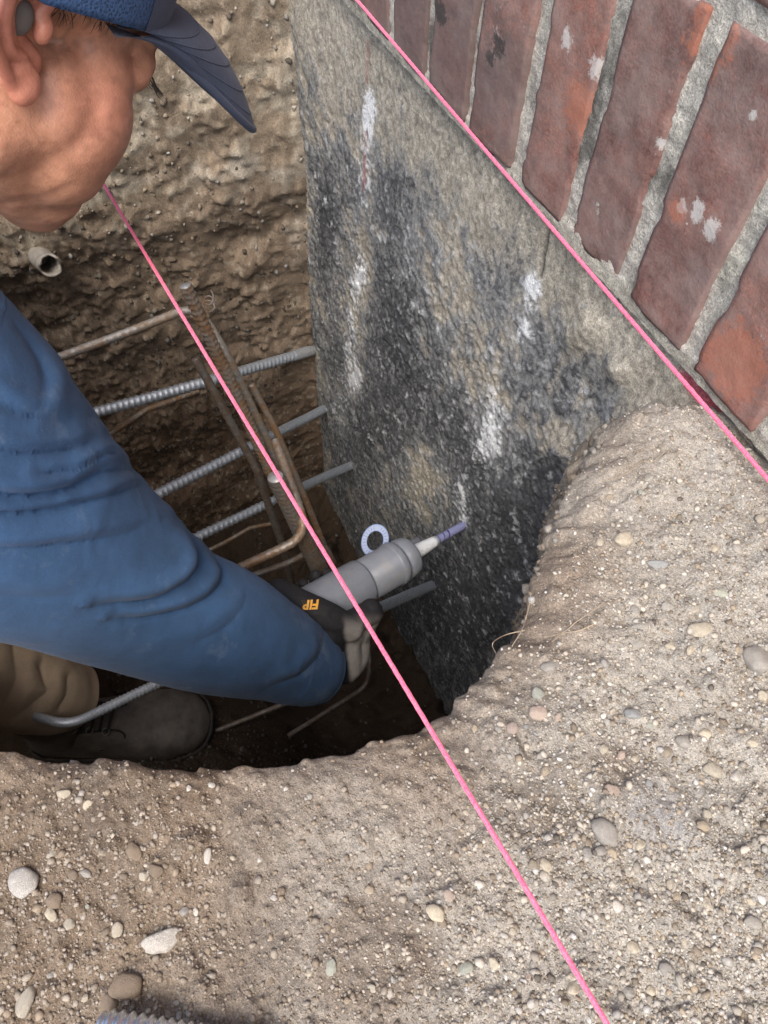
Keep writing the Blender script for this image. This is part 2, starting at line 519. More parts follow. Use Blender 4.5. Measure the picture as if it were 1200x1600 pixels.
film = sstep(.10, .55, tv_ + (n_mid - .5) * .7) * sstep(-30, -170, border)
n_sp = fbm(p, .0055, 2, .7, seed=66)
tm = sstep(.50, .82, tv_ + (n_fin - .5) * 1.6 + (n_sp - .5) * 1.4) * .86
white = np.zeros(len(p))
for a, cx, cy, rx, ry in ((1.5, 575, 178, 11, 36), (.7, 566, 260, 16, 75), (1.25, 562, 428, 11, 30), (.75, 550, 520, 13, 100), (1.1, 560, 590, 11, 26), (.55, 530, 640, 16, 60),
                          (1.7, 828, 455, 12, 26), (.7, 812, 520, 24, 44), (.7, 772, 630, 24, 55), (.95, 762, 695, 28, 34), (.8, 722, 770, 16, 44),
                          (.8, 722, 815, 10, 16), (.35, 640, 400, 20, 70), (.3, 600, 330, 30, 60)):
    white = white + a * G(cx, cy, rx, ry)
wm = sstep(.42, .80, white * .8 * (.35 + 1.3 * n_mid) + (n_fin - .5) * 1.9 + (n_sp - .5) * 1.5)
base = mix3(np.array([.46, .425, .355]), np.array([.37, .342, .285]), n_big) * (.78 + .44 * n_mid)[:, None]
base = mix3(base, np.array([.225, .245, .265]), film * .8) * (.35 + 1.3 * n_sp)[:, None]
tarc = mix3(np.array([.040, .042, .047]), np.array([.10, .105, .115]), sstep(.40, .75, n_mid))
lightfleck = sstep(.56, .70, fbm(pv, .012, 3, .7, seed=64)) * sstep(-60, -200, border)
c = mix3(base, tarc, tm)
c = mix3(c, np.array([.54, .56, .57]), lightfleck * .85 * sstep(.40, .6, n_sp))
c = mix3(c, np.array([.84, .87, .89]), wm * np.clip(white * 1.2, .3, .95))
pink = G(1098, 622, 15, 62, -.76) * 1.4
c = mix3(c, np.array([.52, .07, .12]), np.clip(sstep(.4, .8, pink + (n_mid - .5) * .4) * .8, 0, 1) * (border > -60))
for x0, y0, y1 in ((572, 62, 132), (568, 205, 292), (566, 245, 300)):
    line = np.exp(-((px - x0 + (py - y0) * .03) / 2.2) ** 2) * (py > y0) * (py < y1)
    c = mix3(c, np.array([.36, .10, .10]), np.clip(line, 0, 1) * .4)
crack = np.exp(-((px - 851 + (py - 360) * .17) / 2.6) ** 2) * (py > 350) * (py < 436)
c = mix3(c, np.array([.06, .055, .05]), np.clip(crack, 0, 1) * .9)
rough = sstep(-60, -260, border)
dy = (fbm(p, .25, 2, seed=65) - .5) * -.012 - (n_mid - .5) * (.003 + .004 * rough) - (n_fin - .5) * (.0025 + .005 * rough) - (n_sp - .5) * (.001 + .0045 * rough) + tm * .0005
dy = dy - sstep(.55, .8, n_big) * .004 + crack * .004
lump = G(912, 520, 30, 28) + G(968, 575, 24, 22) + G(885, 695, 46, 30) + G(950, 700, 40, 40) + G(1010, 650, 45, 30)
dy = dy - np.clip(lump, 0, 1) * .007 * (.3 + n_big + n_mid)
dy = np.where(p[:, 2] > -.012, np.maximum(dy, -.002), dy)
fv = p + np.stack([np.zeros(len(p)), dy, np.zeros(len(p))], 1)
nrow, ncol = gx.shape
ff = grid_faces(nrow, ncol)
# thickness: back and rim of the block
nv = len(fv); back = np.array([[-4.5, .30, -1.60], [3.5, .30, -1.60], [3.5, .30, -.004], [-4.5, .30, -.004]])
fmb = MB(); fmb.add(fv, ff, c)
top = np.arange((nrow - 1) * ncol, nrow * ncol)
tv = np.concatenate([fv[top], fv[top] * np.array([1, 0, 1]) + np.array([0, .30, 0])])
fmb.add(tv, grid_faces(2, ncol), np.tile([.36, .33, .27], (len(tv), 1)))
fmb.add(back, np.array([[1, 0, 3, 2]]), np.tile([.36, .33, .27], (4, 1)))
fV = np.concatenate(fmb.v); fF = np.concatenate(fmb.f); fC = np.concatenate(fmb.c)
foundation = obj('foundation_wall', make_mesh('foundation_wall', fV, fF, fC), M_CONC)
tag(foundation, 'rough concrete foundation wall with patchy black coating and white streaks below the bricks', 'foundation')

# ------------------------------------------------------------------ brick wall
def brick_mesh(L, Hh, Dp, seed, nl=50, nh=16):
    """block lying L x Dp x Hh with worn arrises and a rough face; long side along z when soldier"""
    rs = np.random.default_rng(seed)
    bm = bmesh.new(); bmesh.ops.create_cube(bm, size=1.0)
    for v in bm.verts: v.co = Vector((v.co.x * Hh, v.co.y * Dp, v.co.z * L))
    ed = [e for e in bm.edges if abs((e.verts[0].co - e.verts[1].co).z) > L * .9]
    bmesh.ops.subdivide_edges(bm, edges=ed, cuts=nl, use_grid_fill=True)
    ed = [e for e in bm.edges if abs((e.verts[0].co - e.verts[1].co).x) > Hh * .9]
    bmesh.ops.subdivide_edges(bm, edges=ed, cuts=nh, use_grid_fill=True)
    V = np.array([v.co[:] for v in bm.verts])
    off = seed * 3.7
    q = V + off
    hx, hz, hy = Hh / 2, L / 2, Dp / 2
    # pull the arrises in, unevenly, where brick is chipped
    ex = np.maximum(0, abs(V[:, 0]) - (hx - .004)) / .004; ez = np.maximum(0, abs(V[:, 2]) - (hz - .004)) / .004
    e = np.clip(np.maximum(ex, ez) + .35 * np.minimum(ex, ez), 0, 1.35)
    chip = sstep(.52, .75, fbm(q, .03, 3, .6, seed=seed + 70))
    front = V[:, 1] < 0
    V[:, 1] += front * e * (.0005 + .0050 * chip)
    wob = (fbm(q, .05, 2, seed=seed + 80) - .5)
    V[:, 0] += np.sign(V[:, 0]) * ex.clip(0, 1) * (wob * .003 - .0003 - chip * .0010)
    V[:, 2] += np.sign(V[:, 2]) * ez.clip(0, 1) * (wob * .003 - .0005)
    V[:, 1] += front * ((fbm(q, .04, 3, seed=seed + 90) - .5) * .004 + (fbm(q, .01, 3, seed=seed + 95) - .5) * .0012)
    for v, co in zip(bm.verts, V): v.co = co
    for f in bm.faces: f.smooth = True
    me = bpy.data.meshes.new('brick'); bm.to_mesh(me); bm.free()
    return me

m_brick, nt, b = material('worn_red_brick')
oi = nd(nt, 'ShaderNodeObjectInfo')
tc = nd(nt, 'ShaderNodeTexCoord')
va = nd(nt, 'ShaderNodeVectorMath', operation='ADD')
sc_ = nd(nt, 'ShaderNodeVectorMath', operation='SCALE'); sc_.inputs['Scale'].default_value = 9.0
cmb = nd(nt, 'ShaderNodeCombineXYZ')
for kk in 'XYZ': nt.links.new(oi.outputs['Random'], cmb.inputs[kk])
nt.links.new(cmb.outputs[0], sc_.inputs[0]); nt.links.new(tc.outputs['Object'], va.inputs[0]); nt.links.new(sc_.outputs[0], va.inputs[1])
vec = va.outputs[0]
n_a = noise_node(nt, 11, 6, .68, vec); n_b = noise_node(nt, 75, 6, .72, vec); n_c = noise_node(nt, 480, 4, .75, vec); n_d = noise_node(nt, 19, 8, .78, vec)
c1 = ramp(nt, n_a.outputs['Fac'], [(.28, (.150, .088, .080)), (.50, (.205, .103, .086)), (.70, (.285, .125, .092))])
tone = ramp(nt, oi.outputs['Random'], [(0, (.72, .74, .78)), (.5, (.95, .9, .9)), (1, (1.15, 1.05, 1.0))])
cc = mixc(nt, c1.outputs['Color'], tone.outputs['Color'], 1.0, 'MULTIPLY')
g1 = ramp(nt, n_b.outputs['Fac'], [(.3, (.62,) * 3), (.7, (1.35,) * 3)])
cc = mixc(nt, cc, g1.outputs['Color'], 1.0, 'MULTIPLY')
g2 = ramp(nt, n_c.outputs['Fac'], [(.3, (.62,) * 3), (.7, (1.38,) * 3)])
cc = mixc(nt, cc, g2.outputs['Color'], 1.0, 'MULTIPLY')
dust = ramp(nt, n_d.outputs['Fac'], [(.36, (0, 0, 0)), (.66, (.85,) * 3)])
cc = mixc(nt, cc, (.285, .225, .205), dust.outputs['Color'])
# lime bloom in a few spots
n_e = noise_node(nt, 33, 6, .72, vec)
lime = ramp(nt, n_e.outputs['Fac'], [(.665, (0, 0, 0)), (.72, (.85,) * 3)])
cc = mixc(nt, cc, (.62, .60, .57), lime.outputs['Color'])
soot = ramp(nt, noise_node(nt, 21, 5, .7, vec).outputs['Fac'], [(.62, (0, 0, 0)), (.74, (.7,) * 3)])
cc = mixc(nt, cc, (.06, .05, .05), soot.outputs['Color'])
geo = nd(nt, 'ShaderNodeNewGeometry')
nbig = noise_node(nt, 130, 8, .82, geo.outputs['Position'])
def splash(c, px_, py_, r_, thr, colr, amt):
    q = ony(px_, py_, -.010); dn = nd(nt, 'ShaderNodeVectorMath', operation='DISTANCE'); dn.inputs[1].default_value = tuple(q)
    nt.links.new(geo.outputs['Position'], dn.inputs[0])
    m1 = nd(nt, 'ShaderNodeMapRange'); m1.inputs[1].default_value = 0; m1.inputs[2].default_value = r_; m1.inputs[3].default_value = .42; m1.inputs[4].default_value = 0
    nt.links.new(dn.outputs['Value'], m1.inputs[0])
    ad = nd(nt, 'ShaderNodeMath', operation='ADD'); nt.links.new(m1.outputs[0], ad.inputs[0]); nt.links.new(nbig.outputs['Fac'], ad.inputs[1])
    rr_ = ramp(nt, ad.outputs[0], [(thr, (0, 0, 0)), (min(1, thr + .07), (amt,) * 3)])
    return mixc(nt, c, colr, rr_.outputs['Color'])
for q_ in ((930, 110, .016), (942, 145, .011), (1092, 330, .014), (1112, 358, .014), (1068, 322, .009), (1176, 180, .006), (1030, 225, .010), (885, 60, .014)):
    cc = splash(cc, q_[0], q_[1], q_[2], .70, (.56, .56, .54), .72)
for q_ in ((700, 60, .16), (620, 10, .14), (790, 150, .10)):  # left bricks: sooty tone, with their dimmer light painted in
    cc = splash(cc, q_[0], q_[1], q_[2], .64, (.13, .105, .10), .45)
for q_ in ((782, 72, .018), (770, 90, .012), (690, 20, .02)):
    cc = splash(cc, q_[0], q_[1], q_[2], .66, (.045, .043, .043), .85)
for q_ in ((905, 170, .03), (1150, 560, .045), (1060, 330, .012), (1110, 60, .03)):
    cc = splash(cc, q_[0], q_[1], q_[2], .62, (.42, .15, .085), .5)
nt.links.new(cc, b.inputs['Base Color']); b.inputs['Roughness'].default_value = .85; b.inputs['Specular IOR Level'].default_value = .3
pb = bump(nt, b, n_b.outputs['Fac'], .7, .0016); bump(nt, b, n_c.outputs['Fac'], .6, .0006, pb)

BW, BL, MODU = .0665, .206, .0847
WALL_Y = -.010                        # brick faces stand a little proud of the concrete
bwall = empty('brick_wall', (-.5, .05, 0))
tag(bwall, 'worn red brick wall with upright bottom course and thick grey mortar joints', 'wall')
sold = [brick_mesh(BL, BW, .09, s) for s in range(7)]
stre = [brick_mesh(BL, BW, .09, s + 20) for s in range(4)]
inv = Matrix.Translation((.5, -.05, 0))
nbk = 0
for i in range(-24, 25):
    x = -.348 + MODU * (i + .5)
    w = .0 if i > -3 else (-.004)
    o = obj('brick', sold[(i * 5 + 2) % 7], m_brick, bwall)
    o.location = (x + random.uniform(-.0015, .0015) + .5, WALL_Y + .045 + random.uniform(-.002, .002) - .05, .006 + BL / 2)
    o.rotation_euler = (random.uniform(-.006, .006), random.uniform(-.012, .012), random.uniform(-.012, .012))
    o.scale = (1.09 if i < -2 else 1.0, 1, 1)
    nbk += 1
# bed joints and stretcher courses above
zc = .006 + BL + .015
course = 0
rest = MB()
while zc < 2.3:
    x = -2.4 + (.112 if course % 2 else 0) + .06
    while x < 1.9:
        if course < 5:
            o = obj('brick', stre[(nbk * 3) % 4], m_brick, bwall)
            o.location = (x + .5, WALL_Y + .045 + random.uniform(-.002, .002) - .05, zc + BW / 2)
            o.rotation_euler = (0, math.pi / 2 + random.uniform(-.006, .006), 0)
            nbk += 1
        else:
            me = stre[(nbk * 3) % 4]; nbk += 1
            hx, hy, hz = BL / 2, .045, BW / 2
            bx = np.array([[sx * hx, sy * hy, sz * hz] for sx in (-1, 1) for sy in (-1, 1) for sz in (-1, 1)])
            bx = bx + np.array([x + .5, WALL_Y + .045 - .05, zc + BW / 2])
            rest.add(bx, np.array([[0, 1, 3, 2], [4, 6, 7, 5], [0, 4, 5, 1], [2, 3, 7, 6], [0, 2, 6, 4], [1, 5, 7, 3]]))
        x += BL + .018
    zc += BW + .016; course += 1
o = obj('brick_courses', rest.mesh('brick_courses', smooth=False), m_brick, bwall); tag(o, kind='stuff')
# mortar: one rough core behind the brick faces, pushed out unevenly in the joints
MX = np.concatenate([np.linspace(-2.6, -1.0, 20, endpoint=False), np.linspace(-1.0, -.05, 330, endpoint=False), np.linspace(-.05, 1.9, 30)])
MZ = np.concatenate([np.linspace(-.003, .27, 110, endpoint=False), np.linspace(.27, 2.3, 12)])
gx, gz = np.meshgrid(MX, MZ); p = np.stack([gx.ravel(), np.zeros(gx.size), gz.ravel()], 1)
n1 = fbm(p, .02, 4, .62, seed=101); n2 = fbm(p, .006, 3, .65, seed=102)
smear = sstep(.45, .7, fbm(p, .05, 3, seed=103))
yy = WALL_Y + .0040 - (n1 - .5) * .006 - (n2 - .5) * .0035 - smear * .0012
yy = np.where(p[:, 2] < .012, np.minimum(yy, WALL_Y + .002 - (n2 - .5) * .004), yy)
mv = p + np.stack([np.zeros(len(p)), yy, np.zeros(len(p))], 1)
dirt = sstep(.47, .66, fbm(p * np.array([1, 1, .6]), .035, 4, .65, seed=104)) * sstep(.235, .12, p[:, 2])
mc = mix3(np.array([.56, .55, .51]), np.array([.36, .345, .30]), n1) * (.7 + .6 * n2)[:, None]
mc = mix3(mc, np.array([.055, .055, .052]), dirt * (.55 + .5 * n2))
mc = mix3(mc, np.array([.42, .40, .34]), sstep(.018, .0, p[:, 2]) * .7)
green = sstep(.6, .75, fbm(p, .06, 3, seed=105)); mc = mix3(mc, np.array([.27, .31, .22]), green * .35)
mv = mv - np.array([-.5, .05, 0])
mo = obj('mortar', make_mesh('mortar', mv, grid_faces(*gx.shape), mc), M_MORT, bwall)
core = MB()
cx0, cx1, cy0, cy1, cz0, cz1 = -2.1, 2.4, WALL_Y + .03 - .05, .20, .002, 2.3
core.add(np.array([[x, y, z] for x in (cx0, cx1) for y in (cy0, cy1) for z in (cz0, cz1)]),
         np.array([[0, 1, 3, 2], [4, 6, 7, 5], [0, 4, 5, 1], [2, 3, 7, 6], [0, 2, 6, 4], [1, 5, 7, 3]]))
core_me = core.mesh('wall_core', smooth=False); set_cols(core_me, np.tile([.40, .38, .34], (8, 1)))
obj('wall_core', core_me, M_MORT, bwall)

# ================================================================== OBJECTS
# ------------------------------------------------------------------ reinforcing bars
def steel(name, bright, rust, thr):
    m, nt, b = material(name)
    n = noise_node(nt, 55, 5, .7); n2 = noise_node(nt, 400, 3, .6)
    r = ramp(nt, n.outputs['Fac'], [(thr - .06, (0, 0, 0)), (thr + .10, (1, 1, 1))])
    c = mixc(nt, bright, rust, r.outputs['Color'])
    g = ramp(nt, n2.outputs['Fac'], [(.3, (.75,) * 3), (.7, (1.2,) * 3)])
    c = mixc(nt, c, g.outputs['Color'], 1.0, 'MULTIPLY')
    nt.links.new(c, b.inputs['Base Color'])
    mm = ramp(nt, r.outputs['Color'], [(0, (.60,) * 3), (1, (.05,) * 3)])
    nt.links.new(mm.outputs['Color'], b.inputs['Metallic'])
    b.inputs['Roughness'].default_value = .5
    bump(nt, b, n2.outputs['Fac'], .4, .0004)
    return m
M_STEEL = steel('blue_grey_steel', (.52, .57, .63), (.24, .17, .12), .66)
M_RUSTY = steel('rusted_steel', (.33, .29, .245), (.21, .125, .065), .47)
M_DARK = steel('dirty_steel', (.24, .22, .195), (.14, .10, .07), .47)
M_TAN = steel('tan_dirty_steel', (.42, .40, .36), (.30, .215, .14), .50)
M_CUT = plain('cut_steel_end', (.42, .42, .40), .45, .5, n1=300, var=.2)
M_BAND = plain('grey_cement_film', (.23, .24, .25), .85, n1=200, var=.25, bd=.0008)

def rebar(name, pts, dia, mat, label, ribs=True, smooth_from=None, cut=None, group=None, pitch=.0105, rib_h=.09):
    q, s = resample(pts, .0016 if ribs else .004)
    a = np.linspace(0, 2 * np.pi, 20, endpoint=False)
    r = dia / 2
    R = np.full((len(q), 20), r)
    if ribs:
        ph = (s[:, None] / pitch + .35 * np.abs(np.sin(a))[None, :] * 1.0)
        rib = np.clip(np.cos(2 * np.pi * ph) * 1.6 - .25, 0, 1) * np.abs(np.sin(a))[None, :] ** .5
        lon = np.exp(-((np.mod(a + .2, np.pi) - .2) / .16) ** 2)[None, :]
        amp = 1.0 if smooth_from is None else sstep(smooth_from[0], smooth_from[1], s)[:, None]
        R = R + r * rib_h * 2 * np.maximum(rib * .9, lon * .8) * amp
    # a bar is never perfectly straight
    wv = np.stack([vn(np.stack([s * 1, s * 0 + k, s * 0], 1), .12, 140 + k) - .5 for k in range(3)], 1) * .004
    q = q + wv
    mb = MB(); tube(mb, q, R, 20)
    o = obj(name, mb.mesh(name), mat)
    tag(o, label, 'rebar', group)
    if cut is not None:
        e = MB(); i0, i1 = (0, 1) if cut == 0 else (-1, -2)
        ax = q[i0] - q[i1]
        lathe(e, q[i0], ax, [(0, r * .99), (.0010, r * .93), (.0014, 0.0001)], 20)
        c = obj('cut_end', e.mesh('cut_end'), M_CUT, o)
    return o

GD = 'dowels fixed in the foundation'
rA = rebar('rebar_dowel', [P(60, 672, 1.33), P(130, 650, 1.36), P(330, 596, 1.46), ony(508, 541, .03)], .019, M_STEEL,
      'topmost thick grey ribbed dowel bar meeting the left edge of the foundation', group=GD)
mb = MB(); q2 = P(330, 596, 1.46); q = ony(508, 541, .03) - q2; lathe(mb, q2 + q * .70, q, [(0, .0108), (.002, .0118), (np.linalg.norm(q) * .20, .0120), (np.linalg.norm(q) * .22, .0108)], 20)
obj('cement_band', mb.mesh('cement_band'), M_BAND, rA)
rebar('rebar_dowel', [P(160, 815, 1.30), P(240, 775, 1.36), P(390, 700, 1.47), ony(522, 631, .03)], .0175, M_STEEL,
      'second grey ribbed dowel bar from the top, running behind the tied uprights', group=GD)
rebar('rebar_dowel', [P(240, 872, 1.32), P(325, 831, 1.38), P(450, 772, 1.48), ony(562, 721, .03)], .016, M_STEEL,
      'third grey ribbed dowel bar from the top, ending nearest the plastic ring', group=GD)
rebar('rebar_dowel', [P(440, 1015, 1.20), P(580, 955, 1.27), ony(692, 909, .03)], .017, M_STEEL,
      'dull grey dowel bar in the foundation below the grey cartridge', group=GD)
rebar('rebar', [P(290, 447, .93), P(400, 690, 1.10), P(500, 905, 1.30), P(512, 930, 1.55)], .0148, M_RUSTY,
      'rust brown upright bar with a bright cut top above the cage', cut=0, rib_h=.11, pitch=.0075)
rebar('rebar', [P(305, 560, 1.10), P(400, 735, 1.22), P(440, 850, 1.36), P(470, 960, 1.6)], .0125, M_DARK,
      'dark rusted upright bar left of the pink line behind the others', rib_h=.06)
rebar('rebar', [P(430, 745, 1.00), P(468, 830, 1.09), P(503, 905, 1.19), P(512, 925, 1.45)], .0215, M_DARK,
      'thick ribbed upright bar with a pale cut end beside the stirrup bend', cut=0, pitch=.009, rib_h=.07)
# stirrups
rebar('stirrup', round_corner([P(20, 587, .98), P(75, 565, 1.0), P(200, 520, 1.03), P(305, 478, 1.06), P(350, 545, 1.08), P(470, 800, 1.26), P(515, 895, 1.33), P(440, 935, 1.36)], .035),
      .0115, M_TAN, 'smooth bent stirrup running from the blue sleeve over the cage and down', ribs=True, rib_h=.05)
rebar('stirrup', round_corner([P(392, 600, 1.12), P(430, 672, 1.17), P(505, 850, 1.30), P(525, 905, 1.35)], .02), .0105, M_RUSTY,
      'orange brown rusted bar lying along the right side of the cage', ribs=False)
rebar('stirrup', round_corner([P(300, 922, 1.02), P(390, 880, 1.04), P(480, 838, 1.06), P(455, 760, 1.07), P(430, 690, 1.10)], .040),
      .0125, M_RUSTY, 'tan bent stirrup hooking round the thick upright bar above the sleeve', rib_h=.05)
rebar('stirrup', round_corner([P(380, 905, 1.16), P(450, 880, 1.18), P(505, 850, 1.2), P(520, 880, 1.24)], .02), .010, M_DARK,
      'dark low stirrup just above the grey cartridge', ribs=False)
rebar('rebar', [P(110, 712, 1.42), P(160, 686, 1.45), P(230, 640, 1.50), P(310, 612, 1.55)], .011, M_RUSTY,
      'thin rusty bar just below the topmost dowel', rib_h=.06)
rebar('rebar', [P(300, 872, 1.45), P(350, 848, 1.48), P(390, 825, 1.5), P(425, 818, 1.52)], .008, M_RUSTY,
      'thin curved rusty bar low behind the blue sleeve', rib_h=.06)
rebar('rebar', round_corner([P(55, 1119, 1.10), P(108, 1133, 1.09), P(250, 1066, 1.17), P(360, 1015, 1.24)], .035), .0135, M_STEEL,
      'bent hooked bar with smooth end crossing over the boot', smooth_from=(.085, .10), pitch=.0062, rib_h=.10)
rebar('stirrup', round_corner([onz(330, 1145, -1.02), onz(430, 1105, -1.02), onz(520, 1070, -1.02)], .03), .010, M_DARK,
      'dim bar on the pit floor below the sleeve', ribs=False)
rebar('stirrup', round_corner([onz(450, 1150, -1.02), onz(573, 1072, -1.04), onz(578, 1035, -1.0), onz(560, 960, -1.02)], .04), .010, M_DARK,
      'bent bar on the pit floor curving up beside the glove', ribs=False)
# tie wire
def wire_loop(c, label, rad=.008, turns=2.2):
    t = np.linspace(0, turns * 2 * np.pi, 70)
    pts = np.array([np.asarray(c) + cr * rad * math.cos(k) * (1 - .02 * k) + cu * (rad * 1.1 * math.sin(k) + .0012 * k) + cb * .004 * math.sin(k * .7) for k in t])
    mb = MB(); tube(mb, pts, .0011, 6); o = obj('tie_wire', mb.mesh('tie_wire'), M_RUSTY)
    tag(o, label, 'wire', 'twisted tie wires on the cage')
wire_loop(P(327, 483, 1.03), 'curled rusty tie wire beside the top stirrup bend')

# ------------------------------------------------------------------ pink mason lines
m_line, nt, b = material('fluorescent_pink_cord')
n = noise_node(nt, 900, 2, .5)
r = ramp(nt, n.outputs['Fac'], [(.3, (.96, .085, .20)), (.7, (1.0, .22, .34))])
nt.links.new(r.outputs['Color'], b.inputs['Base Color']); b.inputs['Roughness'].default_value = .55
b.inputs['Sheen Weight'].default_value = .4; b.inputs['Specular IOR Level'].default_value = .3
def cord(a, bb, rad, label, col, twist=.0075):
    a = np.asarray(a); bb = np.asarray(bb); L = np.linalg.norm(bb - a)
    s = np.concatenate([np.arange(0, L, .0011)]); d = (bb - a) / L
    pts = a + s[:, None] * d; pts[:, 2] -= 4 * .002 * (s / L) * (1 - s / L)
    an = np.linspace(0, 2 * np.pi, 12, endpoint=False)
    R = rad * (.86 + .16 * np.abs(np.cos(1.5 * (an[None, :] - 2 * np.pi * s[:, None] / (twist * 3)))))
    R = R * (1 + .05 * (vn(np.stack([s, s * 0, s * 0], 1), .004, 7) - .5))[:, None]
    mb = MB(); tube(mb, pts, R, 12); o = obj('mason_line', mb.mesh('mason_line'), m_line)
    tag(o, label, 'string', 'pink layout lines'); return o
a, bb = P(155, 275, .613), P(950, 1600, .33); d = bb - a
cord(a - d * .75, bb + d * .45, .0013, 'bright pink line crossing over the pit from the chin to the near ground', None)
a, bb = P(560, 0, .80), P(1200, 745, .515); d = bb - a
cord(a - d * .6, bb + d * .6, .0016, 'bright pink line stretched along the foot of the bricks', None)

# ------------------------------------------------------------------ adhesive cartridge in the drilled hole
M_GREY = plain('grey_plastic', (.205, .22, .25), .45, n1=70, var=.12, bd=.0004)
M_WHITE = plain('white_plastic', (.74, .76, .78), .35)
M_RED = plain('red_print', (.60, .04, .06), .5)
M_TIP = plain('violet_clear_plastic', (.36, .38, .62), .2, **{'Transmission Weight': .35, 'IOR': 1.45})
M_CORE = plain('dark_blue_mixer', (.035, .03, .16), .4)
nt_ = M_GREY.node_tree; bs_ = nt_.nodes['Principled BSDF']; src_ = bs_.inputs['Base Color'].links[0].from_socket
sp_ = ramp(nt_, noise_node(nt_, 190, 6, .75).outputs['Fac'], [(.64, (0, 0, 0)), (.70, (.8,) * 3)])
du_ = ramp(nt_, noise_node(nt_, 24, 6, .75).outputs['Fac'], [(.52, (0, 0, 0)), (.75, (.6,) * 3)])
c_ = mixc(nt_, src_, (.30, .27, .23), du_.outputs['Color']); c_ = mixc(nt_, c_, (.07, .06, .045), sp_.outputs['Color'])
nt_.links.new(c_, bs_.inputs['Base Color'])
tip = ony(722, 822, -.002); front = P(640, 868, 1.13); ax = front - tip; Ln = np.linalg.norm(ax); ax /= Ln
cart = empty('adhesive_cartridge', tuple(front)); tag(cart, 'grey adhesive cartridge with white nozzle pushed into the foundation', 'cartridge')
def lc(name, prof, mat, base=front, axis=ax, n=40, par=cart):
    mb = MB(); lathe(mb, np.asarray(base) - front, axis, prof, n); return obj(name, mb.mesh(name), mat, par)
RB = .0295
lc('barrel', [(-.002, .001), (-.002, RB * .55), (0, RB * .97), (.003, RB * 1.03), (.018, RB * 1.05), (.0195, RB * .985), (.0235, RB * .985), (.0245, RB * 1.10), (.027, RB * 1.13), (.034, RB * 1.13), (.0355, RB * 1.10), (.037, RB * 1.06),
              (.085, RB * 1.06), (.0855, RB * 1.03), (.0885, RB * 1.03), (.0895, RB * 1.13), (.092, RB * 1.15), (.24, RB * 1.15), (.245, RB * 1.0), (.245, .001)], M_GREY)
lc('nozzle_base', [(-Ln * .50, .0001), (-Ln * .50, .0078), (-Ln * .42, .0088), (-Ln * .12, .0115), (-.004, .014), (0, .016)], M_WHITE)
lc('mixer_tip', [(-Ln * 1.22, .0001), (-Ln * 1.22, .0056), (-Ln * .9, .0064), (-Ln * .48, .0068)], M_TIP, n=20)
mb = MB(); t = np.linspace(0, 1, 60)
u_ = np.cross(ax, [0, 0, 1]); u_ /= np.linalg.norm(u_); w_ = np.cross(ax, u_)
pts = np.array([-ax * (Ln * (.46 + .32 * k)) + (u_ * math.cos(k * 22) + w_ * math.sin(k * 22)) * .0040 for k in t])
tube(mb, pts, .0030, 8); obj('mixer_spiral', mb.mesh('mixer_spiral'), M_CORE, cart)
# red print on the far upper side
mb = MB(); th_ = np.linspace(-.55, .55, 12); ss = np.linspace(.042, .082, 3)
upv = cu * .55 - cb * .83; upv = upv - ax * (upv @ ax); upv /= np.linalg.norm(upv); sdv = np.cross(ax, upv)
th_ = np.linspace(-.85, .85, 12)
v = np.array([ax * s + (upv * math.cos(k - .15 * 0) + sdv * math.sin(k)) * RB * 1.062 for s in ss for k in th_])
mb.add(v, grid_faces(3, 12)); obj('red_label', mb.mesh('red_label'), M_RED, cart)
# second, thinner grey spout beside the nozzle
mb = MB(); b0 = P(628, 860, 1.17) - front; tube(mb, np.array([b0, P(655, 845, 1.18) - front]), .0075, 16); obj('spare_spout', mb.mesh('spare_spout'), M_GREY, cart)

# printed ring above it
ringc = P(586, 845, 1.14); rx = cr * .94 - cu * .30; rx /= np.linalg.norm(rx); ry = cu * .92 + cr * .35; ry -= rx * (ry @ rx); ry /= np.linalg.norm(ry); rn = np.cross(rx, ry)
M_RING = plain('pale_blue_plastic', (.17, .235, .40), .4)
mb = MB(); tt = np.linspace(0, 2 * np.pi, 64, endpoint=False); prof = [(.0135, -.001), (.0135, .001), (.0145, .0016), (.0222, .0016), (.0235, .001), (.0235, -.001), (.0222, -.0016), (.0145, -.0016)]
v = np.array([rx * r * math.cos(k) * .86 + ry * r * math.sin(k) * 1.08 + rn * h for k in tt for r, h in prof])
f = []
for i in range(64):
    for j in range(8): f.append([i * 8 + j, i * 8 + (j + 1) % 8, ((i + 1) % 64) * 8 + (j + 1) % 8, ((i + 1) % 64) * 8 + j])
mb.add(v, np.array(f)); ring = obj('printed_ring', mb.mesh('printed_ring', smooth=False), M_RING, None, tuple(ringc))
tag(ring, 'pale blue plastic ring with dark ticks standing behind the cartridge', 'ring')
M_TICK = plain('blue_print', (.035, .05, .20), .5)
for i in range(26):
    k = 2 * math.pi * (i + .5) / 26; mb = MB(); dr = np.array([math.cos(k) * .86, math.sin(k) * 1.08]); dr /= np.linalg.norm(dr)
    ctr = rx * .0184 * math.cos(k) * .86 + ry * .0184 * math.sin(k) * 1.08 + rn * .00185
    rad = rx * dr[0] + ry * dr[1]; tan = np.cross(rn, rad); hl = .0020 if i % 3 else .0028
    mb.add(np.array([ctr + rad * a * hl + tan * bq * .00034 for a, bq in ((-1, -1), (1, -1), (1, 1), (-1, 1))]), np.array([[0, 1, 2, 3]]))
    if i not in (6, 7): obj('tick_mark', mb.mesh('tick_mark', smooth=False), M_TICK, ring)

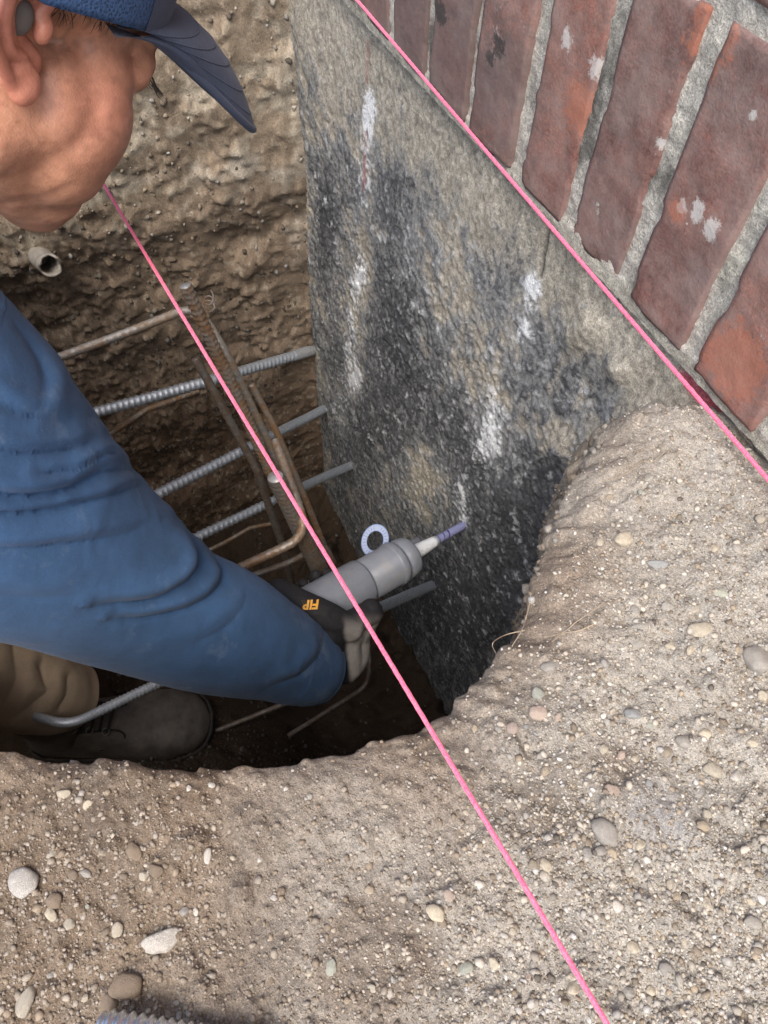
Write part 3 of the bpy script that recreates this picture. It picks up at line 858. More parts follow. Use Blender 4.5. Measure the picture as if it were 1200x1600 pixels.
# ------------------------------------------------------------------ broken pipe in the far bank
M_PIPE = plain('dirty_pale_pipe', (.30, .275, .235), .8, n1=90, var=.35, bd=.001)
pc = P(75, 412, 1.13); pd = (P(92, 425, 1.09) - P(62, 400, 1.16)); pd /= np.linalg.norm(pd)
nseg = 28; prof = [(-.06, .016), (-.02, .0165), (.004, .0165), (.0125, .0168), (.0125, .0135), (.0, .0132), (-.05, .013)]
mb = MB(); lathe(mb, np.zeros(3), pd, prof, nseg)
vv = mb.v[0].reshape(len(prof), nseg, 3)
jag = (vn(np.stack([np.arange(nseg) * .4, np.zeros(nseg), np.zeros(nseg)], 1), 1.0, 5) - .5) * .030
for rr in (3, 4): vv[rr] += jag[:, None] * pd
mb.v[0] = vv.reshape(-1, 3)
pipe = obj('pipe_stub', mb.mesh('pipe_stub'), M_PIPE, None, tuple(pc)); tag(pipe, 'broken dirty pale pipe stub sticking out of the far earth bank', 'pipe')

# ------------------------------------------------------------------ ribbed metal end in the near corner
M_TIN = plain('bright_tin', (.60, .66, .74), .25, .9, n1=30, var=.12)
mb = MB(); a = onz(152, 1604, .008); bb = onz(420, 1650, .008); d = bb - a; L = np.linalg.norm(d); s = np.linspace(0, L, 140)
pts = a + s[:, None] / L * d
R = .0075 * (1 + .10 * np.sin(2 * np.pi * s / .0045)) * (1 - .35 * np.exp(-s / .003)); R[:1] = .0005
tube(mb, pts, R, 24); tin = obj('metal_conduit', mb.mesh('metal_conduit'), M_TIN)
tag(tin, 'shiny silver ribbed metal piece lying at the near left edge', 'metal piece')

# ------------------------------------------------------------------ stones
def stone_mesh(seed, sub=3, ang=.0):
    v, f = ico(sub); v = v.copy()
    n = v / np.linalg.norm(v, axis=1)[:, None]
    r = 1 + (fbm(n + seed * 5.1, .9, 3, .5, seed=seed + 200) - .5) * .75
    v = n * r[:, None]
    if ang:                      # broken faces
        rs = np.random.default_rng(seed)
        for _ in range(7):
            q = rs.normal(size=3); q /= np.linalg.norm(q); h = rs.uniform(.55, .85); dd = v @ q - h
            v = v - np.clip(dd, 0, None)[:, None] * q * ang
    mb = MB(); mb.add(v, f); return mb.mesh('stone')
ROUND = [stone_mesh(s, ang=.55) for s in range(6)]; ANGULAR = [stone_mesh(s + 30, ang=.9) for s in range(4)]

def stone_mat(name, col, var=.22):
    m, nt, b = material(name)
    oi = nd(nt, 'ShaderNodeObjectInfo'); n = noise_node(nt, 2.2, 6, .7); n2 = noise_node(nt, 14, 4, .7)
    r = ramp(nt, n.outputs['Fac'], [(.3, tuple(x * (1 - var) for x in col)), (.7, tuple(x * (1 + var) for x in col))])
    t = ramp(nt, oi.outputs['Random'], [(0, (.8, .8, .82)), (1, (1.18, 1.14, 1.08))])
    c = mixc(nt, r.outputs['Color'], t.outputs['Color'], 1.0, 'MULTIPLY')
    dirt = ramp(nt, n2.outputs['Fac'], [(.42, (0, 0, 0)), (.66, (.75,) * 3)])
    c = mixc(nt, c, (.33, .285, .23), dirt.outputs['Color'])
    nt.links.new(c, b.inputs['Base Color']); b.inputs['Roughness'].default_value = .85; b.inputs['Specular IOR Level'].default_value = .25
    bump(nt, b, n2.outputs['Fac'], .5, .05); return m
SM = dict(cream=stone_mat('cream_stone', (.60, .55, .44)), white=stone_mat('white_stone', (.70, .68, .63)), brown=stone_mat('brown_stone', (.24, .185, .135)),
          grey=stone_mat('grey_stone', (.42, .41, .38)), green=stone_mat('greenish_stone', (.46, .50, .43)), pink=stone_mat('pinkish_stone', (.54, .44, .38)),
          blue=stone_mat('bluish_stone', (.38, .41, .42)), tan=stone_mat('tan_stone', (.47, .40, .30)))
_sm = {}
def stone(px, py, a, bq, colr, rot=0, ang=False, label=None, group=None, sink=.30, name='pebble'):
    p = onz(px, py, 0.0); p = onz(px, py, float(surf_z(p[0], p[1])[0]))
    d = float((p - CP) @ MC[:, 2]); s = d / 1200.0
    key = (id((ANGULAR if ang else ROUND)[(int(px) * 7 + int(py)) % (4 if ang else 6)]), colr)
    if key not in _sm:
        me = (ANGULAR if ang else ROUND)[(int(px) * 7 + int(py)) % (4 if ang else 6)].copy(); me.materials.clear(); me.materials.append(SM[colr]); _sm[key] = me
    h = min(a, bq) * .36 * s
    o = obj(name, _sm[key]); o.location = (p[0], p[1], p[2] + h * (1 - 2 * sink) * .9)
    o.scale = (a * .5 * s, bq * .5 * s, h)
    # picture-right is mostly +y along the ground; rot turns clockwise in the picture
    base = math.atan2(cr[1], cr[0])
    o.rotation_euler = (random.uniform(-.15, .15), random.uniform(-.15, .15), base - math.radians(rot))
    if label: tag(o, label, 'stone')
    else:
      zone = ('in the bottom left corner' if px < 170 and py > 1400 else 'in the left foreground' if px < 420 else 'on bare soil left of the pink line' if px < 560 + (py - 1000) * .6 else
              'on the slope below the bricks' if py < 900 else 'near the right edge' if px > 1120 else 'in the right middle gravel' if py < 1200 else 'in the gravel right of the pink line' if py < 1420 else 'in the bottom right gravel')
      shp = 'broken' if ang else 'long' if max(a, bq) > 1.35 * min(a, bq) else 'round'
      szw = 'tiny' if max(a, bq) < 11 else 'small'
      tag(o, '%s %s %s pebble %s' % (szw, shp, {'cream': 'cream', 'white': 'whitish', 'brown': 'brown', 'grey': 'grey', 'green': 'greenish', 'pink': 'pinkish', 'blue': 'bluish', 'tan': 'tan'}[colr], zone), 'pebble', '%s %s %s pebbles %s' % (szw, shp, colr, zone))
    return o
big = [
 (36, 1380, 50, 42, 'white', 10, 0, 'rounded white stone at the near left edge'),
 (87, 1409, 28, 26, 'brown', 30, 0, 'small round brown stone below the white one at the left edge'),
 (81, 1429, 24, 18, 'cream', 40, 1, 'blocky cream stone touching a brown one near the left edge'),
 (183, 1455, 19, 25, 'cream', 10, 0, 'egg shaped cream stone left of the long pale one'),
 (254, 1471, 58, 38, 'white', -18, 0, 'large long pale stone in the left foreground'),
 (199, 1540, 58, 46, 'brown', -10, 0, 'large flat grey brown stone above the silver metal piece'),
 (43, 1564, 30, 52, 'cream', 15, 0, 'tall oval pale stone in the bottom left corner'),
 (170, 1568, 30, 28, 'brown', 0, 0, 'brown stone touching the silver metal piece'),
 (244, 1361, 24, 22, 'brown', 20, 0, 'round brown stone beside a small cream one'),
 (211, 1331, 34, 24, 'brown', 40, 1, 'angular brown chip in the left foreground'),
 (325, 1338, 14, 25, 'white', 12, 0, 'slim whitish stone standing alone left of the pink line'),
 (518, 1512, 19, 27, 'green', 5, 0, 'oval pale green stone in the middle foreground'),
 (577, 1390, 17, 16, 'tan', 0, 0, 'single tan stone left of the pink line in bare soil'),
 (974, 845, 36, 26, 'cream', -40, 0, 'oblong cream stone on the slope below the wall'),
 (1030, 884, 38, 16, 'blue', 3, 1, 'flat blue grey chip below the brick wall'),
 (1093, 986, 35, 29, 'cream', 0, 0, 'plump cream stone on the right'),
 (1126, 928, 24, 17, 'green', 10, 0, 'grey green stone above the plump cream one'),
 (839, 1085, 23, 20, 'green', 0, 0, 'greenish stone near the lip of the pit'),
 (842, 1116, 35, 26, 'pink', 10, 0, 'pinkish cream stone near the lip of the pit'),
 (801, 1139, 22, 21, 'pink', 0, 0, 'pale pink stone left of the pinkish cream one'),
 (955, 1238, 23, 29, 'pink', 20, 0, 'pink flushed upright stone in the right gravel'),
 (1013, 1224, 13, 14, 'blue', 0, 0, 'small blue green stone beside dark soil'),
 (943, 1302, 48, 43, 'grey', 5, 0, 'largest grey stone in the right gravel'),
 (1111, 1204, 35, 29, 'cream', 15, 0, 'broad cream stone at the right'),
 (1148, 1213, 19, 21, 'white', 20, 1, 'white chip right of the broad cream stone'),
 (1068, 1160, 28, 24, 'grey', 0, 1, 'pale grey broken stone above the broad cream one'),
 (1098, 1292, 24, 18, 'tan', 10, 0, 'orange tan stone on the right'),
 (852, 1352, 23, 20, 'cream', 40, 1, 'cream pointed stone right of the pink line'),
 (832, 1351, 18, 18, 'tan', 0, 0, 'dull tan stone touching the pointed cream one'),
 (700, 1400, 18, 18, 'pink', 0, 0, 'brick pink stone left of the pink line'),
 (680, 1427, 34, 26, 'cream', 5, 0, 'cream stone below the brick pink one'),
 (1174, 1441, 30, 23, 'grey', 10, 0, 'smooth grey stone at the right edge'),
 (727, 1514, 28, 20, 'green', 0, 1, 'greenish white chip left of the pink line near the bottom'),
 (1180, 1032, 42, 54, 'grey', 0, 1, 'half buried grey brown clod at the right edge'),
 (859, 1043, 32, 22, 'grey', -10, 1, 'flat pale grey flake near the pit lip'),
 (988, 1116, 28, 20, 'blue', 0, 1, 'flat bluish flake pressed into the soil'),
]
for px_, py_, a, bq, cl, rot, an, lab in big:
    stone(px_, py_, a, bq, cl, rot, bool(an), lab, name='stone', sink=.28)
small = [(108, 1444, 20, 18, 'cream'), (133, 1560, 12, 12, 'cream'), (224, 1370, 16, 15, 'cream'), (100, 1241, 22, 16, 'cream'), (295, 1232, 9, 10, 'white'), (331, 1227, 12, 10, 'white'),
 (428, 1403, 12, 11, 'white'), (439, 1394, 15, 14, 'brown'), (483, 1520, 12, 11, 'cream'), (582, 1544, 15, 13, 'cream'), (458, 1422, 9, 9, 'cream'), (364, 1341, 9, 9, 'cream'), (406, 1343, 10, 10, 'white'),
 (307, 1425, 12, 11, 'white'), (288, 1424, 16, 15, 'grey'), (134, 1365, 21, 12, 'grey'), (81, 1334, 16, 11, 'cream'), (114, 1368, 17, 15, 'brown'), (937, 849, 15, 14, 'cream'), (1041, 949, 23, 15, 'grey'),
 (1085, 953, 25, 13, 'cream'), (780, 1140, 15, 15, 'grey'), (943, 1171, 17, 15, 'cream'), (970, 1181, 14, 14, 'pink'), (992, 1185, 14, 16, 'cream'), (1100, 1147, 21, 18, 'cream'), (1040, 1176, 21, 18, 'tan'),
 (1103, 1272, 16, 18, 'cream'), (957, 1335, 16, 18, 'tan'), (938, 1330, 20, 17, 'grey'), (917, 1333, 18, 17, 'grey'), (999, 1320, 20, 15, 'cream'), (800, 1455, 13, 14, 'cream'), (1047, 1382, 18, 14, 'cream'),
 (963, 1417, 20, 18, 'white'), (1109, 1419, 25, 11, 'cream'), (988, 1480, 18, 22, 'cream'), (1040, 1516, 26, 20, 'grey'), (1042, 1544, 22, 18, 'white'), (772, 1506, 20, 15, 'cream'), (833, 1508, 14, 14, 'grey'),
 (895, 1544, 20, 22, 'cream'), (982, 1550, 20, 18, 'grey'), (1016, 1548, 15, 18, 'cream'), (1061, 1532, 14, 18, 'grey'), (1188, 812, 20, 16, 'cream'), (1116, 857, 18, 12, 'cream'), (1151, 860, 16, 20, 'grey'),
 (1078, 1017, 19, 12, 'cream'), (1103, 1014, 24, 14, 'cream'), (1046, 1009, 15, 12, 'cream'), (994, 1009, 26, 15, 'grey'), (1174, 1161, 20, 14, 'cream'), (1190, 1088, 20, 17, 'cream'), (851, 1206, 16, 15, 'tan'), (790, 1285, 14, 16, 'grey'), (820, 1252, 12, 11, 'grey')]
for t_ in small: stone(t_[0], t_[1], t_[2], t_[3], t_[4], random.uniform(-40, 40), random.random() < .5)
# more pebbles scattered as the gravel lies: thick on the right, thin on the left
taken = [(s[0], s[1], s[2]) for s in big] + [(s[0], s[1], s[2]) for s in small]
cnt = 0; tries = 0
kinds_ = ['cream'] * 6 + ['grey'] * 5 + ['tan'] * 4 + ['white'] * 2 + ['brown'] * 3 + ['pink', 'green', 'blue']
while cnt < 150 and tries < 20000:
    tries += 1
    px_, py_ = random.uniform(5, 1195), random.uniform(700, 1595)
    w = onz(px_, py_, 0)
    if off_pit(np.array([w[0]]), np.array([w[1]]))[0] < .02 or w[1] > -.02: continue
    dens = .12 + .88 * float(sstep(620, 1000, np.array([px_ + (py_ - 1200) * .25]))[0])
    dens *= .5 + 1.0 * float(vn(np.array([[w[0], w[1], 0]]), .05, 301)[0])
    if px_ < 330: dens = max(dens, .35)
    if random.random() > dens: continue
    sz = 7 + 11 * random.random() ** 3
    if any((px_ - q[0]) ** 2 + (py_ - q[1]) ** 2 < ((sz + q[2]) * .55) ** 2 for q in taken): continue
    taken.append((px_, py_, sz)); cnt += 1
    stone(px_, py_, sz, sz * random.uniform(.65, 1.0), random.choice(kinds_), random.uniform(-90, 90), random.random() < .7, sink=random.uniform(.38, .6))

# ------------------------------------------------------------------ loose grit, too fine to count
def grit(name, pos, size, col, squash=.7, label=None):
    v0, f0 = ico(1); n = len(pos); k = len(v0)
    j = 1 + (rng.random((n, k)) - .5) * .7
    sc3 = size[:, None] * np.stack([rng.uniform(.8, 1.3, n), rng.uniform(.7, 1.1, n), rng.uniform(.5, .9, n) * squash / .7], 1)
    an = rng.uniform(0, 2 * np.pi, n); ca, sa = np.cos(an), np.sin(an)
    V = v0[None] * j[:, :, None] * sc3[:, None, :]
    X = V[..., 0] * ca[:, None] - V[..., 1] * sa[:, None]; Yv = V[..., 0] * sa[:, None] + V[..., 1] * ca[:, None]
    V = np.stack([X, Yv, V[..., 2]], -1) + pos[:, None, :]
    F = (f0[None] + (np.arange(n) * k)[:, None, None]).reshape(-1, 3)
    Cc = np.repeat(col, k, axis=0)
    o = obj(name, make_mesh(name, V.reshape(-1, 3), F, Cc, smooth=False), M_GRIT); tag(o, label, 'gravel', kind='stuff'); return o
N = 150000
px_ = rng.uniform(-60, 1260, N); py_ = rng.uniform(600, 1660, N)
rr = np.stack([(px_ - 600) / 1200, (py_ - 800) / 1200, np.ones(N)], 1) @ MC.T
w = CP + rr * (-CP[2] / rr[:, 2])[:, None]
op = off_pit(w[:, 0], w[:, 1]); keep = (op > .002) & (w[:, 1] < -.004)
dens = .45 * (.30 + .70 * sstep(500, 1000, px_ + (py_ - 1200) * .25)) * (.15 + 1.4 * fbm(w, .05, 3, seed=302))
dens = np.maximum(dens, .22 * (px_ < 340)) * (.35 + .65 * sstep(.0, .06, op))
keep &= rng.random(N) < dens
w = w[keep]; n = len(w)
size = .00042 + .0010 * rng.random(n) ** 3 + .0012 * (rng.random(n) < .03)
w[:, 2] = surf_z(w[:, 0], w[:, 1]) + size * .25
pal = np.array([[.44, .40, .34], [.31, .28, .24], [.38, .36, .33], [.24, .20, .155], [.54, .50, .44], [.34, .28, .21], [.48, .47, .45], [.15, .13, .11]])
col = pal[rng.choice(8, n, p=[.22, .18, .16, .16, .08, .09, .05, .06])] * rng.uniform(.8, 1.2, (n, 1))
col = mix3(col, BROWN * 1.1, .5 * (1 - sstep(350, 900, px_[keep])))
grit('loose_grit', w, size, col, label='fine loose grit and sand scattered over the dry ground')
# grit and small stones in the bank of the pit and its floor
idx = rng.choice(len(GV), 160000)
V_ = GV[idx]; r_ = np.hypot(V_[:, 0] - PC[0], V_[:, 1] - PC[1])
m_ = (V_[:, 2] < -.03) & (off_pit(V_[:, 0], V_[:, 1]) < .08) & (V_[:, 1] < .0)
V_ = V_[m_][:30000]; n = len(V_); size = .0008 + .0042 * rng.random(n) ** 5
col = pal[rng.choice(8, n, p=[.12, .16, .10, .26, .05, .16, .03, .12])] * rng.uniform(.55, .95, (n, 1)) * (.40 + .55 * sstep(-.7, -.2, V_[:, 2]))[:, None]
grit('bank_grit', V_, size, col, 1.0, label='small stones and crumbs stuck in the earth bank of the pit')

# ------------------------------------------------------------------ roots
M_ROOT = plain('dry_root', (.36, .29, .21), .9)
roots = [([(928, 975, .004), (905, 985, .006), (880, 990, .006), (862, 1003, .004)], .0007, 'long pale root on the soil below the slope'),
         ([(945, 940, .004), (925, 955, .009), (900, 972, .008), (880, 988, .006), (850, 996, .004)], .0006, 'thin pale root curving to the pit lip'),
         ([(820, 985, .002), (790, 992, .008), (770, 1005, .012), (775, 1022, .004)], .0006, 'fine looping root at the pit lip'),
         ([(828, 940, .002), (822, 965, .008), (815, 985, .005), (800, 1010, .004)], .0008, 'thicker root lying down the pit lip'),
         ([(1005, 718, .004), (985, 735, .012), (960, 748, .016), (940, 752, .020)], .0007, 'pale root poking out beside the foundation'),
         ([(1040, 705, .004), (1018, 722, .010), (1000, 720, .012)], .0006, 'short pale root close under the foundation edge')]
for pts, rad, lab in roots:
    q = []
    for a, bq, h in pts:
        g = onz(a, bq, 0); z = float(surf_z(g[0], g[1])[0]) if off_pit(np.array([g[0]]), np.array([g[1]]))[0] > 0 else -.008
        q.append(onz(a, bq, z + h * .6 + .001))
    c = catmull(q, 40); mb = MB(); tube(mb, c, np.linspace(rad, rad * .45, 40) * .75, 6)
    tag(obj('root', mb.mesh('root'), M_ROOT), lab, 'root', 'dry roots in the pit edge')

# ================================================================== PERSON kneeling in the pit
def polydist(x, y, poly):
    best = np.full(len(x), 1e9); along = np.zeros(len(x))
    poly = np.asarray(poly, float); seg = np.linalg.norm(np.diff(poly, axis=0), axis=1); cum = np.concatenate([[0], np.cumsum(seg)])
    for i in range(len(poly) - 1):
        a, b = poly[i], poly[i + 1]; e = b - a; L2 = e @ e
        t = np.clip(((x - a[0]) * e[0] + (y - a[1]) * e[1]) / L2, 0, 1)
        d = np.hypot(x - a[0] - t * e[0], y - a[1] - t * e[1])
        s = np.sign(e[0] * (y - a[1]) - e[1] * (x - a[0]))
        m = d < np.abs(best); best = np.where(m, d * s, best); along = np.where(m, (cum[i] + t * seg[i]) / cum[-1], along)
    return best, along

# --- materials
m_skin, nt, b = material('tanned_skin')
tn = tint_node(nt); n1 = noise_node(nt, 120, 5, .65); n2 = noise_node(nt, 900, 3, .6)
g = ramp(nt, n1.outputs['Fac'], [(.3, (.80, .75, .72)), (.7, (1.16, 1.14, 1.14))])
c = mixc(nt, tn, g.outputs['Color'], 1.0, 'MULTIPLY'); nt.links.new(c, b.inputs['Base Color'])
b.inputs['Roughness'].default_value = .38; b.inputs['Subsurface Weight'].default_value = .25
b.inputs['Subsurface Radius'].default_value = (.006, .002, .001); b.inputs['Subsurface Scale'].default_value = 1.0
b.inputs['Specular IOR Level'].default_value = .45
v_ = nd(nt, 'ShaderNodeTexVoronoi'); v_.inputs['Scale'].default_value = 700; tc = nd(nt, 'ShaderNodeTexCoord'); nt.links.new(tc.outputs['Object'], v_.inputs['Vector'])
pb = bump(nt, b, v_.outputs['Distance'], .30, .0004); pb = bump(nt, b, n2.outputs['Fac'], .25, .0004, pb); bump(nt, b, n1.outputs['Fac'], .2, .0006, pb)

def cloth(name, col, weave=1400, var=.16, rough=.85, sheen=.08, dusty=None):
    m, nt, b = material(name)
    n = noise_node(nt, 26, 5, .62); n2 = noise_node(nt, weave, 2, .5)
    r = ramp(nt, n.outputs['Fac'], [(.28, tuple(x * (1 - var) for x in col)), (.72, tuple(x * (1 + var) for x in col))])
    c = r.outputs['Color']
    if dusty:
        d = ramp(nt, noise_node(nt, 15, 6, .75).outputs['Fac'], [(.56, (0, 0, 0)), (.78, (.5,) * 3)]); c = mixc(nt, c, dusty, d.outputs['Color'])
    g = ramp(nt, n2.outputs['Fac'], [(.3, (.86,) * 3), (.7, (1.12,) * 3)]); c = mixc(nt, c, g.outputs['Color'], 1.0, 'MULTIPLY')
    nt.links.new(c, b.inputs['Base Color']); b.inputs['Roughness'].default_value = rough
    b.inputs['Sheen Weight'].default_value = sheen; b.inputs['Sheen Roughness'].default_value = .5; b.inputs['Specular IOR Level'].default_value = .2
    pb = bump(nt, b, n2.outputs['Fac'], .35, .0006); bump(nt, b, n.outputs['Fac'], .4, .004, pb); return m
M_SHIRT = cloth('blue_shirt_cloth', (.052, .118, .245), dusty=(.24, .31, .40))
M_KHAKI = cloth('khaki_cloth', (.58, .455, .32), 1100, dusty=(.42, .36, .28))
M_CAPC = cloth('navy_cap_cloth', (.060, .078, .130), 900, .12, .8)
m_mesh, nt, b = material('navy_cap_mesh')
v_ = nd(nt, 'ShaderNodeTexVoronoi'); v_.inputs['Scale'].default_value = 620; tc = nd(nt, 'ShaderNodeTexCoord'); nt.links.new(tc.outputs['Object'], v_.inputs['Vector'])
r = ramp(nt, v_.outputs['Distance'], [(.10, (.008, .014, .035)), (.45, (.035, .085, .20))]); nt.links.new(r.outputs['Color'], b.inputs['Base Color'])
b.inputs['Roughness'].default_value = .7; bump(nt, b, v_.outputs['Distance'], .5, .0007)
M_HAIR = plain('dark_hair', (.025, .02, .017), .6, n1=900, var=.6, bd=.002)
M_BOOT = plain('dusty_dark_leather', (.12, .105, .09), .62, n1=38, var=.5, bd=.0012)
M_SOLE = plain('dark_rubber', (.05, .045, .04), .85, n1=60, var=.3)
M_LACE = plain('dark_lace', (.03, .028, .027), .8)
M_EYEL = plain('dull_metal', (.25, .24, .22), .4, .8)
m_glove, nt, b = material('glove_cloth_and_leather')
n = noise_node(nt, 900, 3, .6); g = ramp(nt, n.outputs['Fac'], [(.3, (.8,) * 3), (.7, (1.2,) * 3)])
nt.links.new(mixc(nt, tint_node(nt), g.outputs['Color'], 1.0, 'MULTIPLY'), b.inputs['Base Color']); b.inputs['Roughness'].default_value = .8
bump(nt, b, n.outputs['Fac'], .4, .0007)
M_ORANGE = plain('orange_print', (.75, .36, .04), .6)
M_EYE = plain('eye_white', (.6, .55, .5), .15)
M_IRIS = plain('dark_iris', (.03, .018, .012), .1)
M_CANAL = plain('dark_grey', (.14, .125, .115), .9)

# --- head frame: seen from behind his right cheek, bowed towards the wall
AL, PH = math.radians(29), math.radians(32)
EAR = P(50, 40, .378)                                    # mouth of the right ear canal
lw = CP - EAR; lw /= np.linalg.norm(lw); lr = cr - lw * (cr @ lw); lr /= np.linalg.norm(lr); lu = np.cross(lw, lr)
f0 = lr * math.cos(AL) - lw * math.sin(AL); r0 = lr * math.sin(AL) + lw * math.cos(AL); u0 = lu
def inplane(v):
    a, bq, cc = v @ lr, v @ lu, v @ lw; co, si = math.cos(PH), math.sin(PH)
    return lr * (a * co + bq * si) + lu * (-a * si + bq * co) + lw * cc
HF, HR, HU = inplane(f0), inplane(r0), inplane(u0)
HL = -HR
HO = EAR - HR * .070                                     # head origin, between the ears
HM = np.stack([HF, HL, HU], 1)
def H(v): return HO + np.asarray(v, float) @ HM.T

hp = []
def E_(f, l, u, a, bq, c, both=False, rot=None):
    hp.append(ell((f, l, u), (a, bq, c), rot))
    if both: hp.append(ell((f, -l, u), (a, bq, c), rot))
E_(-.010, 0, .052, .098, .075, .083)          # skull
E_(.030, 0, .035, .062, .066, .062)           # brow and temples
E_(.046, 0, -.018, .048, .057, .062)          # mid face
E_(.050, .040, -.004, .030, .024, .022, True) # cheek bones
E_(.047, .046, -.032, .040, .027, .040, True) # cheeks
E_(.052, .040, -.056, .034, .026, .030, True)
E_(.014, .050, -.052, .030, .018, .036, True) # jaw muscle
for t in np.linspace(0, 1, 7):                # jaw line from angle to chin
    E_(.004 + .064 * t, .052 * (1 - t) + .014 * t, -.064 - .026 * t, .024, .020, .020, True)
E_(.072, 0, -.090, .022, .030, .020)          # chin
E_(.066, .022, -.078, .024, .024, .024, True)
E_(.078, 0, -.066, .020, .031, .026)          # muzzle
E_(.091, 0, -.058, .006, .019, .005)          # upper lip
E_(.090, 0, -.069, .006, .016, .005)          # lower lip
E_(.078, .026, .032, .018, .024, .010, True)  # brow ridge
for t in np.linspace(0, 1, 6): E_(.086 + .015 * t, 0, .018 - .046 * t, .010 + .001 * t, .008 + .004 * t, .011)  # nose
E_(.095, .012, -.031, .008, .007, .007, True) # nostrils
E_(.080, .037, .015, .013, .014, .009, True)  # lids
E_(.078, .040, .006, .012, .014, .010, True)
for t in np.linspace(0, 1, 9): E_(-.022 - .055 * t, 0, -.045 - .115 * t, .054, .052, .054)   # neck
E_(.02, 0, -.085, .045, .040, .022)           # flesh under the jaw
hv, hf = remesh(hp, .0023, 26, .5)
# ears
def ear(side):
    pts = []; tilt = math.radians(18); ct, st = math.cos(tilt), math.sin(tilt)
    def e(f, u, out):
        f = f * .9; u = u * .84
        f2 = f * ct - u * st * .9; u2 = f * st + u * ct
        return np.array([f2 - .004, side * (.068 + out + max(0, -f2) * .42), u2])
    parts = []
    hel = catmull([e(.006, .004, .002), e(.012, .018, .006), e(.008, .034, .008), e(-.008, .041, .010), e(-.023, .032, .010), e(-.029, .012, .009), e(-.025, -.008, .008), e(-.015, -.024, .007), e(-.006, -.034, .006)], 46)
    for i, q in enumerate(hel): parts.append(ell(q, np.full(3, .0036 + .0008 * math.sin(i / 45 * math.pi)), sub=2))
    ant = catmull([e(-.004, .026, .004), e(-.014, .016, .006), e(-.017, .0, .007), e(-.012, -.014, .007), e(-.003, -.018, .006)], 26)
    for q in ant: parts.append(ell(q, np.full(3, .0036), sub=2))
    parts.append(ell(e(.001, -.034, .005), (.0085, .0048, .0105), sub=3))
    parts.append(ell(e(-.004, -.028, .005), (.009, .0045, .010), sub=3))
    parts.append(ell(e(.0095, -.002, .004), (.0048, .0048, .0075), sub=3))       # tragus
    for q in catmull([e(.006, .030, .000), e(-.010, .026, .001), e(-.018, .006, .002), e(-.012, -.016, .002), e(.0, -.026, .002)], 22):
        parts.append(ell(q, (.0085, .0034, .0085), sub=2))
    for q in catmull([e(.004, .020, -.006), e(-.010, .010, -.004), e(-.010, -.008, -.004), e(.004, -.022, -.004)], 12): parts.append(ell(q, (.010, .007, .010), sub=2))
    return remesh(parts, .0011, 7, .5), e
(ev, ef), er = ear(-1)
(ev2, ef2), _ = ear(1)
# soft creases and fullness of the cheek, in the head's own surface
hw = H(hv); px, py = project(hw)
vis = hv[:, 1] < 0.02
d1, a1 = polydist(px, py, [(128, 60), (136, 110), (150, 165), (140, 205), (112, 235), (60, 262), (0, 285)])
nrm = np.zeros_like(hv)
fn = np.cross(hv[hf[:, 1]] - hv[hf[:, 0]], hv[hf[:, 2]] - hv[hf[:, 0]])
for k in range(4): np.add.at(nrm, hf[:, k], fn)
nrm /= np.linalg.norm(nrm, axis=1)[:, None] + 1e-12
disp = -.0026 * np.exp(-(d1 / 17) ** 2) * (1 - .7 * a1) + .0012 * np.exp(-((d1 + 40) / 30) ** 2) + .0012 * np.exp(-((d1 - 42) / 30) ** 2)
d2, a2 = polydist(px, py, [(0, 318), (60, 312), (110, 290)]); disp += -.0010 * np.exp(-(d2 / 9) ** 2)
hv = hv + nrm * (disp * vis)[:, None] + nrm * ((fbm(hv, .03, 2, seed=401) - .5) * .0010)[:, None]
pn = hv
sk = mix3(np.array([.49, .272, .178]), np.array([.41, .208, .132]), fbm(pn, .03, 3, seed=402))
sk = mix3(sk, np.array([.52, .225, .165]), np.exp(-(((hv[:, 0] - .05) / .03) ** 2 + ((hv[:, 2] + .02) / .03) ** 2)) * .5)
sk = mix3(sk, np.array([.56, .30, .22]), sstep(.03, -.02, hv[:, 0]) * sstep(-.02, -.07, hv[:, 2]) * .5)
frk = sstep(.74, .82, vn(pn, .0032, 403)); sk = mix3(sk, np.array([.24, .10, .065]), frk * .30)
side = np.exp(-(((hv[:, 0] - .022) / .020) ** 2 + ((hv[:, 2] - .022) / .030) ** 2))
sk = mix3(sk, np.array([.10, .065, .05]), side * sstep(.42, .6, vn(pn * np.array([3, 1, 1]), .006, 404)) * .55)
sk = mix3(sk, np.array([.36, .12, .10]), np.exp(-(((hv[:, 0] - .1) / .012) ** 2 + ((hv[:, 2] + .063) / .012) ** 2)) * .7)
esk = np.tile([.54, .235, .165], (len(ev), 1)) * (.85 + .3 * fbm(ev, .01, 3, seed=405))[:, None]
esk2 = np.tile([.54, .235, .165], (len(ev2), 1))

# --- body under the clothes
neck = H((-.075, 0, -.155)); neckb = np.array([-.62, -.60, .085])
SH_R = np.array([-.485, -.640, .045]); SH_L = np.array([-.82, -.66, .02]); PEL = np.array([-.68, -1.06, -.30])
WR = P(500, 1035, 1.045); ELB = P(165, 896, .735)
KN_R = np.array([-.50, -.78, -.46]); AN_R = np.array([-.66, -.70, -.86]); HIP_R = PEL + [.10, 0, -.02]; HIP_L = PEL + [-.10, 0, -.02]
KN_L = np.array([-.90, -.72, -.55]); AN_L = np.array([-.90, -1.08, -.86])
WR_L = np.array([-.90, -.70, -.40]); EL_L = np.array([-.97, -.80, -.20])
bp = []
bp += caps(neck, neckb, .052, .058) + caps(neckb, PEL, .10, .12) + caps(SH_R, SH_L, .060, .060) + caps(SH_R, ELB, .048, .040) + caps(ELB, WR, .038, .028)
bp += caps(SH_L, EL_L, .048, .040) + caps(EL_L, WR_L, .038, .028)
